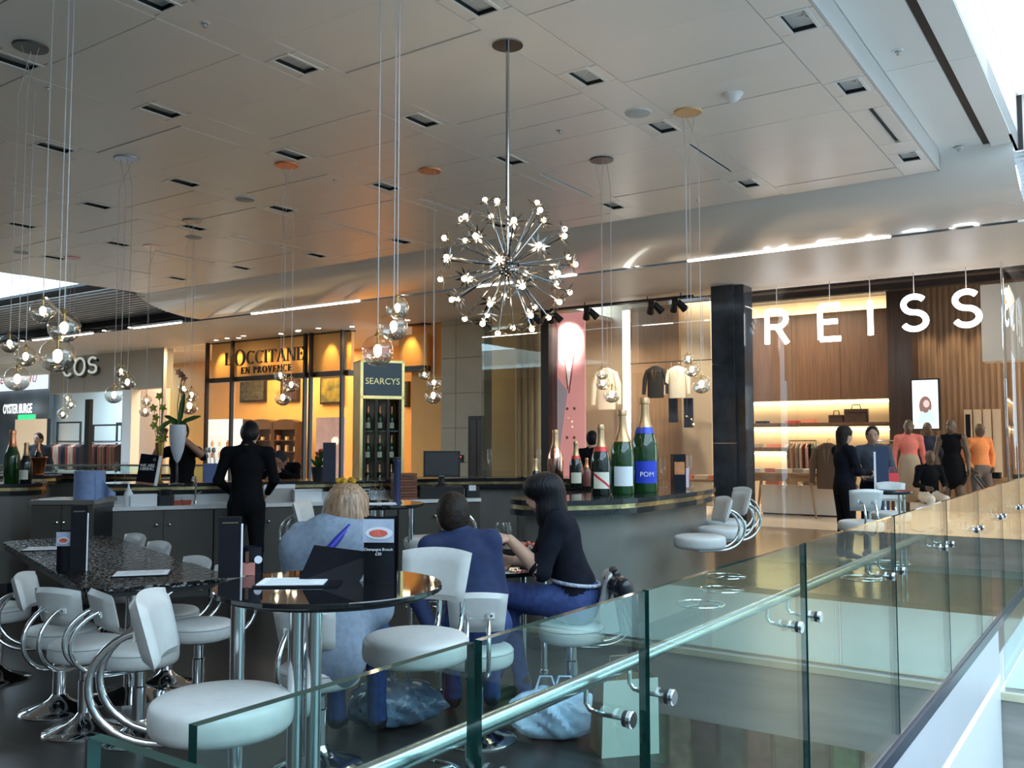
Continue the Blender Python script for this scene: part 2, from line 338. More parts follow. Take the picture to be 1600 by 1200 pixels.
for i,(x0,x1) in enumerate(((1075,1392),(395,562),(212,285),(56,84),(100,148),(745,800),(860,900))):
    u0,_ = fu(x0,405,12.9); u1,_ = fu(x1,405,12.9)
    t = thing('slot_light', 'linear light in the black soffit slot, %s' % ('above the white shop lettering','left of the centre pendants','above the grey slatted ceiling end','far left piece','second far left piece','behind the chandelier, left piece','behind the chandelier, right piece')[i], 'light', W((u0+u1)/2,12.9,4.285), RZ, 'linear slot lights')
    L = u1-u0; MB().box(-L/2,-.018,0,L/2,.018,.02).build('diffuser', cl, t); MB().box(-L/2-.01,-.045,.02,L/2+.01,.045,.07).build('channel', WHITE, t)
for i,(x,y) in enumerate(((980,415),(994,414),(1487,352),(1525,349),(163,513),(203,508),(35,527),(628,460))):
    u,_ = fu(x,y,12.9); t = thing('slot_spotlight', 'small lit spotlight in the soffit slot, %s from the right' % ('third','fourth','second','first','seventh','sixth','eighth','fifth')[i], 'spotlight', W(u,12.9,4.33), RZ, 'slot spotlights')
    MB().lathe([(.05,.0),(.055,.06),(.03,.08)],14).build('body',BLACKM,t,True); MB().lathe([(.045,-.012),(.0451,-.002)],14).build('lens',emis('spot_lens',(1,.93,.8),40),t)
# slatted grey ceilings
SLAT = mat('slat_grey', (.34,.36,.39), .45, noise=(4,.1))
l1 = struct('ceiling_slats', MB().box(-27.5,10.25,4.74,-16.9,12.98,4.80).box(-54,12.98,4.42,-17.0,13.04,4.9), BLACK, label='grey slatted ceiling in front of the beige shop fascia')
for k in range(14):
    v = 10.28+.2*k; ue = -16.95-.35*(v-10.28)
    link('slat', MB().box(-27,v,4.60,ue,v+.11,4.607).mesh('slat', SLAT), l1)
arc = [(*UV(pz(x,y,4.55)),4.55) for x,y in ((72,466),(85,480),(100,493),(118,504),(140,514),(165,523),(190,530),(215,534))]
link('curved_edge', MB().tube(arc, .035, 6).mesh('curved_edge', CEIL2), l1)
l2 = struct('ceiling_slats_right', MB().box(-1.15,11.6,5.0,5,15.9,5.04), BLACK, label='grey slatted ceiling at the right end of the soffit')
for k in range(15):
    v = 11.62+.2*k; link('slat', MB().box(-1.12-.012*(k-2)**2*.12,v,4.80,5,v+.10,4.86).mesh('slat', SLAT), l2)
# ---- shop front walls (u from pixels)
U = lambda x, y=600, v=FV: fu(x,y,v)[0]
Z = lambda x, y, v=FV: fu(x,y,v)[1]
# ================================================================== SHOPS
def R(x0, y0, x1, y1, v):
    xm, ym = (x0+x1)/2, (y0+y1)/2
    return fu(x0,ym,v)[0], fu(x1,ym,v)[0], fu(xm,y1,v)[1], fu(xm,y0,v)[1]      # u0,u1,z0,z1
def wbox(x0, y0, x1, y1, v, th=.06, mb=None):
    u0,u1,z0,z1 = R(x0,y0,x1,y1,v); return (mb or MB()).box(u0,v,z0,u1,v+th,z1)
WOOD = mat('brown_veneer', (.125,.066,.040), .42, noise=(3,.22), stretch=(6,6,.4))
WOOD2 = mat('ribbed_veneer', (.33,.205,.12), .5, noise=(3,.12), stretch=(8,8,.3))
WOODD = mat('dark_veneer', (.055,.036,.03), .3, noise=(3,.3), stretch=(8,8,.3))
CREAM = mat('cream_wall', (.62,.50,.36), .55, noise=(1,.04))
BEIGE = mat('beige_tile', (.40,.33,.235), .45, noise=(2,.06))
ORANGE = mat('orange_wall', (.84,.43,.12), .55, noise=(1.2,.06))
DKFRAME = mat('dark_bronze', (.035,.028,.024), .35, .4)
MARBLE = mat('black_marble', (.022,.024,.028), .13, noise=(2.2,.9), col2=(.06,.075,.1))
uL, uR = U(690), 9.0
struct('floor_shop', MB().box(U(862),FV,-.3,9,22.2,.0), SHOPF, label='pale floor of the clothing shop')
struct('floor_shops_left', MB().box(-54,FV,-.3,U(862),26,.0), mat('shop_floor2', (.42,.36,.30), .3, noise=(1,.1)))
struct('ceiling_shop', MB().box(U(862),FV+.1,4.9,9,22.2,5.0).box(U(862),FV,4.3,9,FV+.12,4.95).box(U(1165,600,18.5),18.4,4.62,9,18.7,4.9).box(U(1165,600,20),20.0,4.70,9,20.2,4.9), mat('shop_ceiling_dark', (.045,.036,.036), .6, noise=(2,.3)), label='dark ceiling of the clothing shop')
struct('ceiling_shops_left', MB().box(-54,FV+.1,4.35,U(862),26,4.45), mat('shop_ceiling_pale', (.6,.5,.4), .6))
bw = struct('wall_shop_back', MB().box(U(1100,600,22),22.0,0,9,22.2,4.9), CREAM)
# brown panel + lit niche with shelves
u0,u1,z0,z1 = R(1100,492,1392,626,21.4)
nb = struct('wall_shop_wood', MB().box(u0,21.4,z0,u1,21.98,z1), WOOD, label='large brown wood panel above the lit shelves')
for k in range(1,4): link('panel_joint', MB().box(u0+(u1-u0)*k/4-.004,21.392,z0,u0+(u1-u0)*k/4+.004,21.402,z1).mesh('panel_joint', WOODD), nb)
COVEY = emis('warm_led', (1,.80,.42), 2.6)
for zz in (2.44, 1.80, 1.22): link('led_strip', MB().box(u0+.1,21.86,zz,u1-.1,21.92,zz+.03).mesh('led_strip', emis('warm_led_strip', (1,.78,.42), 22)), bw)
link('cove_strip', MB().box(u0,21.8,z1+.02,u1,21.9,z1+.05).mesh('cove_strip', emis('warm_led_strip2', (1,.80,.48), 25)), bw)
for k, zz in enumerate((1.88, 1.30)):
    t = thing('wall_shelf', 'long brown %s shelf in the warm lit niche' % ('upper','lower')[k], 'shelf', W((u0+u1)/2,21.6,zz), RZ)
    L = (u1-u0)/2; MB().box(-L,-.2,0,L,.35,.09).build('board', WOOD, t); MB().box(-L,-.205,.0,L,-.2,.03).build('edge', WOODD, t)
struct('wall_shop_column', MB().box(U(1388,600,20.6),20.6,0,U(1426,600,20.6),21.3,4.9), WOODD)
rc = struct('wall_shop_ribbed', MB().box(U(1424,600,21.3),21.3,0,U(1640,600,21.3),21.7,4.9), WOOD2, label='light ribbed wood wall washed by spotlights')
ua,ub,za,zb = R(1424,440,1640,790,21.3)
for k in range(28): link('rib', MB().box(ua+.12*k,21.27,0,ua+.12*k+.06,21.3,4.88).mesh('rib', WOOD2), rc)
struct('wall_shop_white', wbox(1533,440,1660,562,17.2,.5), mat('cream_box', (.72,.62,.50), .5))
# window part left of the black pillar
struct('wall_window_back', MB().box(U(862,600,18.9),18.9,0,U(1045,600,18.9),19.0,4.9), CREAM)
struct('wall_window_wood', wbox(985,478,1062,760,18.6,.12), mat('wood_backdrop', (.30,.19,.11), .45, noise=(3,.15), stretch=(6,6,.4)))
struct('wall_window_cream', wbox(1062,470,1112,790,18.7,.1), CREAM)
struct('wall_window_side', MB().box(U(851),FV,0,U(862),FV+.22,4.3), WOODD)
t = thing('light_column', 'tall glowing white light strip in the shop window', 'light', W(U(978,600,18.5),18.5,0), RZ)
_,_,zz0,zz1 = R(972,485,984,760,18.5); MB().box(-.08,0,.0,.08,.05,zz1).build('diffuser', emis('window_strip',(1,.95,.86),5), t); MB().box(-.09,.05,0,.09,.1,zz1+.01).build('channel', WHITE, t)
# pink coat banner
u0,u1,z0,z1 = R(864,489,914,790,16.55)
t = thing('coat_banner', 'tall backlit banner printed with a pink double-breasted coat', 'banner', W((u0+u1)/2,16.55,z0), RZ); hw=(u1-u0)/2; hh=z1-z0
MB().box(-hw,0,0,hw,.04,hh).build('panel', mat('banner_pink', (.78,.36,.34), .6, noise=(1.5,.08), emit=(.9,.36,.34), estr=.55), t)
PK = mat('banner_pink_dark', (.55,.22,.22), .6); 
def flat(pts, y, th=.004): 
    b = MB(); n = len(pts); b.add([(x,y,z) for x,z in pts]+[(x,y+th,z) for x,z in pts], [tuple(range(n)), tuple(range(n,2*n))[::-1]]+[(i,n+i,n+(i+1)%n,(i+1)%n) for i in range(n)]); return b
flat([(-hw*.45,hh*.88),(-hw*.05,hh*.60),(hw*.55,hh*.92),(hw*.1,hh*.95)], -.006).build('printed_shirt', mat('banner_white', (.9,.85,.85), .6, emit=(.95,.85,.82), estr=.5), t)
flat([(-hw,hh*.70),(-hw*.30,hh*.62),(-hw*.05,hh*.595),(-hw*.55,hh*.30),(-hw*.9,0),(-hw*1,0)], -.005).build('printed_gap', mat('banner_lilac', (.55,.42,.50), .6, emit=(.6,.5,.55), estr=.3), t)
for s in ((-.45,.90,-.08,.60),(.55,.92,-.02,.58)): flat([(hw*s[0],hh*s[1]),(hw*s[0]+.03,hh*s[1]),(hw*s[2]+.03,hh*s[3]),(hw*s[2],hh*s[3])], -.008).build('printed_lapel', PK, t)
for x,z in ((-.1,.50),(.35,.50),(-.12,.35),(.33,.35)): MB().lathe([(.035,0),(.03,.006)],10,Matrix.Translation((hw*x,-.002,hh*z)) @ Matrix.Rotation(math.pi/2,4,'X')).build('printed_button', PK, t)
flat([(hw*.55,hh*.27),(hw*.95,hh*.27),(hw*.95,hh*.245),(hw*.55,hh*.245)], -.007).build('printed_pocket', PK, t)
spot('banner_spot', W((u0+u1)/2,15.9,4.1), W((u0+u1)/2,16.55,3.7), 330, (1,.9,.8), 60)
# black marble pillar
u0,u1,_,_ = R(1113,446,1148,800,15.3)
t = thing('stone_pillar', 'tall black marble pillar between shop window and entrance', 'pillar', W((u0+u1)/2,15.3,0), RZ); hw = (u1-u0)/2
for a,b in ((0,1.5),(1.505,2.9),(2.905,4.3)): MB().box(-hw,0,a,hw,.55,b).build('stone_slab', MARBLE, t)
MB().box(hw,.08,0,hw+.16,.5,4.29).build('stone_return', MARBLE, t)
# shop glazing
def pane(name, u0, v0, u1, v1, z0, z1, label, m=SHOPG, th=.012):
    d = Vector((u1-u0, v1-v0)); n = Vector((-d.y,d.x)).normalized()*th/2
    o = MB().prism([(u0+n.x,v0+n.y),(u1+n.x,v1+n.y),(u1-n.x,v1-n.y),(u0-n.x,v0-n.y)], z0, z1).build(name, m); o.rotation_euler = (0,0,RZ); o['kind'] = 'structure'; o['label'] = label; return o
ww = 1
for x0,x1,l in ((864,985,'shop window pane in front of the pink coat banner'),(985,1112,'shop window pane in front of the hanging jackets')):
    pane('window_%d' % ww, U(x0)+.02, FV, U(x1)-.02, FV, .02, 4.28, l); ww += 1
def curved(name, pts, label):
    b = MB(); n = len(pts); vs = []
    for u,v in pts: vs += [(u,v,.02),(u,v,4.28)]
    b.add(vs, [(2*i,2*i+2,2*i+3,2*i+1) for i in range(n-1)]); o = b.build(name, SHOPG, smooth=True); o.rotation_euler = (0,0,RZ); o['kind']='structure'; o['label']=label; return o
ue = U(1168); curved('window_3', [(ue+.9*math.sin(a), 15.4+.95*(1-math.cos(a))) for a in [i*math.pi/20 for i in range(11)]], 'curved glass beside the black pillar')
ue = U(1566,600,15.2); wr = curved('window_4', [(ue+1.6*(1-math.cos(a)), 15.6-1.6*math.sin(a)*.9) for a in [i*math.pi/20 for i in range(11)]], 'curved glass at the right edge of the entrance')
link('steel_edge', MB().cyl((ue,15.6,.02),(ue,15.6,4.28),.02).mesh('steel_edge', CHROME), wr)
# REISS letters on cables
LET = emis('sign_white', (.95,.97,1), 7)
def arcp(cx, cz, rx, rz, a0, a1, n=14): return [(cx+rx*math.cos(math.radians(a0+(a1-a0)*i/n)), cz+rz*math.sin(math.radians(a0+(a1-a0)*i/n))) for i in range(n+1)]
h = .63; r_ = .048
SP = arcp(.21,.455,.165,.125,35,180,10)+arcp(.21,.455,.165,.135,180,268,6)[1:]
SP += arcp(.21,.175,.175,.145,92,0,6)+arcp(.21,.175,.175,.13,0,-155,12)[1:]
LT = {'R':[[(.0,0),(0,.58)],[(0,.58),(.2,.58)]+arcp(.2,.44,.14,.14,90,-90,10)+[(0,.30)],[(.17,.30),(.36,0)]],
      'E':[[(0,0),(0,.58)],[(0,.58),(.33,.58)],[(0,.30),(.29,.30)],[(0,0),(.34,0)]], 'I':[[(.05,0),(.05,.58)]], 'S':[SP]}
sg = thing('shop_sign', 'glowing white shop sign letters hanging on cables over the entrance', 'sign', W(U(1365,500,15.9),15.9,0), RZ); us = U(1365,500,15.9)
for ch, xc, yb, wd in (('R',1214,541,.36),('E',1297,534,.34),('I',1360,528,.1),('S',1429,523,.42),('S',1511,517,.42)):
    u = U(xc,500,15.9)-us; z = Z(xc,yb,15.9)+r_; b = MB()
    for st in LT[ch]: b.tube([(u-wd/2+x,0,z+y) for x,y in st], r_, 8)
    lo = b.build('letter', LET, sg, True)
    MB().cyl((u,0,z+.58),(u,0,4.3),.007,n=6).build('cable', STEEL, lo)
# track with spotlights over the window
p0 = fu(860,477,15.6); p1 = fu(1083,450,15.6)
t = thing('light_track', 'black ceiling track with spotlights above the shop window', 'track light', W(p0[0],15.6,4.2), RZ); L = p1[0]-p0[0]
MB().box(0,-.02,0,L,.02,.04).build('track', BLACKM, t)
for f in (.02,.26,.70,.92): MB().cyl((L*f,0,0),(L*f,0,.1),.01,n=6).build('hanger', BLACKM, t)
for x in (918,1019,1056,862,830):
    u = U(x,470,15.6)-p0[0]; hd = MB().box(u-.06,-.05,-.10,u+.06,.05,0).build('spotlight', BLACKM, t)
    MB().cyl((u-.03,.03,-.06),(u-.12,.16,-.2),.055,.075).cyl((u+.03,.03,-.06),(u+.12,.16,-.2),.055,.075).build('barrel', BLACKM, hd)
MATS['track_lens'] = emis('track_lens',(1,.85,.6),10)
spot('window_spot', W(U(940),16.5,4.1), W(U(945,600,18.8),18.8,1.9), 220, (1,.84,.62), 75)
spot('window_spot2', W(U(1050),16.5,4.1), W(U(1050,600,18.6),18.3,2.2), 260, (1,.84,.62), 75)
area('shop_ceiling_light', W(3.2,18.6,4.6), 5.5, 470, (1,.80,.56), (0,0,RZ), size_y=3.2)
area('shop_ceiling_light2', W(U(1180,600,19),19.6,4.6), 3, 210, (1,.80,.56), (0,0,RZ), size_y=2.5)
for k in range(6): 
    u = ua+.35+.55*k; spot('wall_washer', W(u,20.75,4.6), W(u,21.28,2.8), 80, (1,.80,.55), 42, .8)
# video screen
u0,u1,z0,z1 = R(1425,592,1470,672,20.4)
t = thing('video_screen', 'upright bright shop screen showing a long haired model', 'screen', W((u0+u1)/2,20.3,z0), RZ); hw=(u1-u0)/2; hh=z1-z0
MB().box(-hw,0,0,hw,.06,hh).build('case', BLACK, t); MB().box(-hw+.03,-.004,.03,hw-.03,0,hh-.03).build('display', emis('screen_white',(.86,.95,1),1.5), t)
ps = MB().sphere((0,-.004,hh*.47),(.12,.003,.20)).build('picture_hair', emis('screen_hair',(.45,.25,.22),.8), t); MB().sphere((.02,-.007,hh*.51),(.06,.003,.08)).build('picture_face', emis('screen_skin',(.95,.75,.68),1), t)
flat([(-.17,hh*.12),(.2,hh*.12),(.15,hh*.36),(.03,hh*.42),(-.1,hh*.36)],-.006).build('picture_top', emis('screen_top',(.7,.9,.95),1.2), t); flat([(-.10,hh*.36),(-.06,hh*.36),(-.05,hh*.5),(-.09,hh*.5)],-.0068).build('picture_lock', MATS['screen_hair'], t)
MB().cyl((0,.03,0),(0,.03,-z0+.02),.04).build('stand', BLACK, t); MB().lathe([(.25,0),(.24,.02)],20,Matrix.Translation((0,.03,-z0))).build('foot', BLACK, t)
# ---------------- beige tiled wall and dark door, glass return
tw = struct('wall_tiles', MB().box(U(690),FV+.02,0,U(756),FV+.3,4.3), mat('tile_joint', (.05,.04,.03), .6), label='beige tiled wall panel between the shops')
for x0,x1 in ((690,713),(713,756)):
    for z0,z1 in ((0,.32),(.33,1.06),(1.07,1.83),(1.84,2.62),(2.63,3.42),(3.43,4.18),(4.19,4.3)):
        if x0 == 713 and z1 < 1.9 and z0 > .32: x2 = 733
        else: x2 = x1
        link('tile', MB().box(U(x0)+.006,FV-.02,z0,U(x2)-.006,FV+.02,z1).mesh('tile', BEIGE), tw)
dr = struct('door_1', MB().box(U(733),FV-.03,0,U(757),FV+.04,1.9+.2), DKFRAME, label='dark narrow door in the beige wall')
link('door_leaf', MB().box(U(738),FV-.04,0,U(746),FV-.03,2.0).mesh('door_leaf', WOODD), dr); link('door_leaf', MB().box(U(748),FV-.04,0,U(757),FV-.03,2.0).mesh('door_leaf', WOODD), dr)
t = thing('card_reader', 'small black card reader with red light on the beige wall', 'card reader', W(U(722),FV-.03,Z(722,722)), RZ); MB().box(-.06,-.03,0,.06,.01,.16).build('case',BLACK,t); MB().box(-.03,-.034,.11,.03,-.03,.13).build('lamp',emis('red_led',(1,.08,.05),3),t)
struct('wall_return', MB().box(U(756,600,18.2),18.2,0,U(862,600,18.2),18.3,4.3), mat('olive_wall', (.36,.29,.19), .5, noise=(1,.08)))
for k, x in enumerate((812,822,832,842)): link('curtain_fold', MB().lathe([(.10,0.02),(.10,4.25)],10,Matrix.Translation((U(x,600,17.6),17.6,0))).mesh('curtain_fold', mat('curtain', (.50,.38,.26), .8), True), tw)
pane('window_5', U(757), FV-.1, U(852), FV-.1, .02, 4.28, 'tall greenish glass pane right of the beige tiled wall', glass('green_shop_glass', (.84,.93,.88), .07))
pl = struct('trim_3', MB().box(U(851),FV-.15,0,U(863),FV,4.3), DKFRAME, label='dark post left of the pink banner')
# ---------------- cosmetics shop with orange fascia
x0u, x1u = U(262), U(690)
struct('wall_orange', MB().box(U(225,600,20),20,0,U(720,600,20),20.1,4.35).box(U(628),FV+.35,0,U(690),FV+.5,4.35), ORANGE)
fa = struct('wall_fascia', MB().box(U(328),FV+.05,Z(500,581),U(546),FV+.15,Z(500,522)).box(U(620),FV+.05,Z(645,577),U(664),FV+.15,Z(645,522)), ORANGE, label='orange sign fascia lit by small spots')
zt, zb_ = Z(500,522), Z(500,581)
for a,b in ((328,546),(620,664)):
    link('top_bar', MB().box(U(a),FV-.02,zt,U(b),FV+.2,zt+.13).mesh('top_bar', DKFRAME), fa); link('bottom_bar', MB().box(U(a),FV-.04,zb_-.13,U(b),FV+.2,zb_).mesh('bottom_bar', DKFRAME), fa)
for i, x in enumerate((345,372,440,472,515,545,640,415)):
    spot('fascia_spot', W(U(x),FV-.30,4.22), W(U(x),FV+.06,3.55), 60, (1,.66,.25), 60, .8)
for i,(x,y) in enumerate(((338,524),(361,526),(392,529),(439,514),(471,511),(509,507),(550,518),(642,508),(478,520),(373,521))):
    u,_ = fu(x,y,FV-.5); t = thing('soffit_downlight', 'small bright downlight in the soffit over the orange fascia, %s from the left' % ['first','second','fourth','fifth','sixth','eighth','ninth','tenth','seventh','third'][i], 'downlight', W(u,FV-.5-.12*(i%3),4.3), RZ, 'downlights over the orange fascia')
    MB().lathe([(.08,.004),(.08,-.008),(.055,-.008),(.055,.004)],16,cap=False).build('rim',WHITE,t,True); MB().lathe([(.054,-.01),(.054,.0)],14).build('lens',emis('soffit_lens',(1,.90,.7),30),t)
for i,x in enumerate((262,329,368,482,491,540)):
    t = thing('window_post', 'slim dark bronze post of the orange shop front, %s from the left' % ordn[i], 'post', W(U(x),FV-.12,0), RZ, 'bronze posts of the orange shop')
    MB().box(-.033,-.05,0,.033,.05,4.3).build('shaft', DKFRAME if i else STEEL, t); MB().box(-.07,-.07,0,.07,.07,.08).build('foot', DKFRAME, t)
for x0,x1,l in ((264,328,'far left glass pane of the orange shop'),(330,368,'glass pane under the orange shop lettering, left'),(370,481,'middle glass pane of the orange shop'),(492,540,'right glass pane of the orange shop')):
    pane('window_%d' % (5+ww), U(x0)+.04, FV-.1, U(x1)-.04, FV-.1, .02, zb_-.14 if x0 > 328 else 4.28, l, glass('orange_shop_glass',(.95,.97,.96),.075)); ww += 1
# serif lettering
def ring(cx, cz, rx, rz, tx, tz, a0, a1, n=16):
    o = arcp(cx,cz,rx,rz,a0,a1,n); i = arcp(cx,cz,rx-tx,rz-tz,a0,a1,n); return [[o[k],o[k+1],i[k+1],i[k]] for k in range(n)]
def rc_(a,b,c,d): return [[(a,b),(c,b),(c,d),(a,d)]]
def stem(x, t=.15): return rc_(x,0,x+t,1)+rc_(x-.06,0,x+t+.06,.05)+rc_(x-.06,.95,x+t+.06,1)
def diag(x0,z0,x1,z1,t): return [[(x0,z0),(x0+t,z0),(x1+t,z1),(x1,z1)]]
SER = {'L':(.72,stem(.06)+rc_(.2,0,.66,.06)+[[(.58,0),(.66,0),(.68,.26),(.63,.26)]]), "'":(.22,[[(.06,.98),(.18,.98),(.10,.70),(.05,.72)]]),
 'O':(1.0,ring(.48,.5,.46,.52,.15,.06,0,360,28)), 'C':(.9,ring(.48,.5,.46,.52,.15,.06,48,312,24)+[[(.76,.82),(.82,.82),(.82,.98),(.76,.90)]]),
 'I':(.40,stem(.1)), 'T':(.82,stem(.32)+rc_(.02,.93,.78,1)+[[(.02,1),(.07,1),(.05,.76),(.02,.76)]]+[[(.73,1),(.78,1),(.78,.76),(.75,.76)]]),
 'A':(.92,diag(.06,0,.40,1,.06)+diag(.70,0,.38,1,.15)+rc_(.2,.32,.68,.37)+rc_(0,0,.22,.05)+rc_(.6,0,.92,.05)),
 'N':(.98,diag(.12,0,.12,1,.06)+diag(.70,0,.10,1,.17)+diag(.80,0,.80,1,.06)+rc_(0,0,.28,.05)+rc_(.68,.95,.96,1)+rc_(0,.95,.25,1)),
 'E':(.74,stem(.08)+rc_(.2,0,.66,.06)+rc_(.2,.94,.62,1)+rc_(.2,.48,.52,.54)+rc_(.62,0,.67,.24)+rc_(.58,.78,.63,1)+rc_(.48,.40,.52,.62)),
 'P':(.74,stem(.08)+ring(.3,.73,.38,.27,.14,.06,-90,90,12)+rc_(.2,.94,.3,1)+rc_(.2,.46,.3,.52)), 'V':(.9,diag(.40,0,.06,1,.15)+diag(.42,0,.76,1,.06)+rc_(0,.95,.3,1)+rc_(.66,.95,.92,1)),
 'R':(.86,stem(.08)+ring(.3,.75,.36,.25,.14,.06,-90,90,12)+rc_(.2,.94,.3,1)+rc_(.2,.48,.32,.54)+diag(.66,0,.34,.5,.16)+rc_(.66,0,.9,.05)), ' ':(.45,[])}
def serif(s, parent, x, y, z, h, m, sx=1, track=.06, big=()):
    for i, ch in enumerate(s):
        w_, polys = SER[ch]; k = h*(1.25 if i in big else 1); dz = -.1*h if i in big else 0
        if polys:
            b = MB()
            for p in polys:
                q = [(x+a*k*sx,z+dz+c*k) for a,c in p]; n = len(q)
                b.add([(a,y,c) for a,c in q]+[(a,y+.04,c) for a,c in q],[tuple(range(n)),tuple(range(n,2*n))[::-1]]+[(j,n+j,n+(j+1)%n,(j+1)%n) for j in range(n)])
            b.build('letter', m, parent)
        x += (w_+track)*k*sx
    return x
LETD = mat('dark_letters', (.03,.02,.016), .4)
ub0 = U(351,560,FV-.22); t = thing('shop_lettering', 'large dark serif lettering on the orange fascia', 'sign', W(ub0,FV-.22,0), RZ)
zL = Z(420,566,FV-.22); hL = Z(480,542,FV-.22)-Z(480,563,FV-.22)
wtot = serif("L'OCCITANE", t, 0, 0, zL, hL*1.0, LETD, 1.0, .05, (2,)); sc = (U(475,560,FV-.22)-ub0)/wtot
t.scale = (sc,1,1)
ub1 = U(376,580,FV-.22); t2 = thing('shop_lettering', 'small dark serif lettering in the second line of the orange fascia', 'sign', W(ub1,FV-.22,0), RZ)
hS = hL*.52; wt = serif("EN PROVENCE", t2, 0, 0, Z(415,583,FV-.22)+.02, hS, LETD, 1.0, .16); t2.scale = ((U(456,580,FV-.22)-ub1)/wt,1,1)
# pictures, shelving, goods inside
for i,(a,b,c,d,l) in enumerate(((375,587,414,628,'framed picture of a flowering almond tree'),(500,588,535,631,'framed picture of a yellow flower head'),(438,590,466,627,'framed reddish picture behind the pendants'),(630,596,638,636,'narrow framed picture at the brass cabinet'))):
    u0,u1,z0,z1 = R(a,b,c,d,19.9); t = thing('framed_picture', l, 'picture', W((u0+u1)/2,19.9,z0), RZ); hw=(u1-u0)/2; hh=z1-z0
    MB().box(-hw,0,0,hw,.09,hh).build('frame', DKFRAME, t)
    MB().box(-hw+.06,-.01,.06,hw-.06,0,hh-.06).build('print', mat('print_%d' % i, [(.012,.012,.006),(.006,.02,.015),(.03,.008,.005),(.015,.025,.01)][i], .6, noise=([9,3,5,6][i],.9), col2=[(.16,.13,.07),(.42,.28,.015),(.07,.02,.01),(.1,.1,.04)][i]), t)
SHW = mat('shelf_brown', (.10,.045,.02), .45, noise=(3,.2))
GOODS = [mat('goods_%d' % i, c, .5, noise=(9,.2)) for i,c in enumerate(((.75,.45,.25),(.85,.75,.6),(.55,.2,.08),(.9,.6,.3),(.4,.12,.06),(.8,.5,.45)))]
k = 0
for i,(a,b) in enumerate(((372,386),(387,424),(425,462))):
    u0,u1,z0,z1 = R(a,654,b,790,19.2); z0=0; t = thing('display_shelf', 'dark wood display shelf with arched top in the orange shop, %s' % ('left','middle','right')[i], 'shelf', W((u0+u1)/2,19.2,0), RZ); hw=(u1-u0)/2-.03
    MB().box(-hw,.3,0,hw,.34,z1-.15).build('back', SHW, t); 
    for s in (-1,1): MB().box(s*hw-.03,0,0,s*hw+.03,.34,z1-.1).build('upright', SHW, t)
    flat([(-hw,z1-.34)]+[(hw*math.cos(math.pi-math.pi*q/8), z1-.14+.12*math.sin(math.pi*q/8)) for q in range(9)]+[(hw,z1-.34)], 0, .3).build('arched_top', SHW, t)
    for zz in (.45,.85,1.2,1.55): MB().box(-hw,0,zz,hw,.32,zz+.03).build('board', SHW, t)
    for zz in (.48,.88,1.23,1.58):
        n = max(1,int(hw/.14))
        for q in range(n):
            x = -hw+.12+(2*hw-.24)*q/max(1,n-1); hgt = random.uniform(.1,.2); k += 1
            g = MB().bbox(-.05,-.05,0,.05,.05,hgt,.02).build('product_box', GOODS[k%6]); g.location = W((u0+u1)/2+x,19.32,zz); g.rotation_euler=(0,0,RZ); tag(g,'small product box standing on the arched brown display shelves','product','products on the arched shelves')
u0,u1,z0,z1 = R(318,655,366,760,18.6); t = thing('display_cabinet', 'glowing white product display in the orange shop window', 'display', W((u0+u1)/2,18.6,0), RZ); hw=(u1-u0)/2
MB().box(-hw,.1,0,hw,.3,z1).build('back', mat('display_white',(.8,.85,.86),.4,emit=(.85,.95,1),estr=.55), t)
for zz in (.6,1.0,1.35,1.7): MB().box(-hw,-.2,zz,hw,.1,zz+.02).build('shelf', CLEAR, t)
for i in range(12):
    g = MB().lathe([(.05,0),(.05,.14),(.02,.17),(.02,.21)],10).build('bottle', GOODS[i%3], smooth=True); g.location = W((u0+u1)/2-hw+.2+(i%4)*(2*hw-.4)/3,18.5,(.62,1.02,1.37)[i//4]); tag(g,'cosmetic bottle on the %s shelf of the white window display, %s from left' % (('lower','middle','upper')[i//4],ordn[i%4]),'bottle','cosmetic bottles')
t = thing('mannequin_poster', 'pale pink window poster with round red lamp in the orange shop', 'poster', W(U(515,700,18),18,0), RZ); _,_,z0,z1 = R(495,652,545,760,18)
MB().box(-.55,0,0,.55,.05,z1).build('panel', mat('poster_pink',(.75,.52,.50),.5,noise=(3,.2),emit=(.8,.5,.5),estr=.15), t); MB().sphere((.25,-.03,1.55),.11).build('lamp', emis('red_lamp',(1,.55,.4),2.5), t)
area('cosmetics_light', W(U(430,600,18.6),18.3,4.3), 4.0, 430, (1,.74,.40), (0,0,RZ), size_y=2.5)
area('cosmetics_light2', W(U(645,600,17.5),17.6,4.3), 1.5, 60, (1,.72,.40), (0,0,RZ))
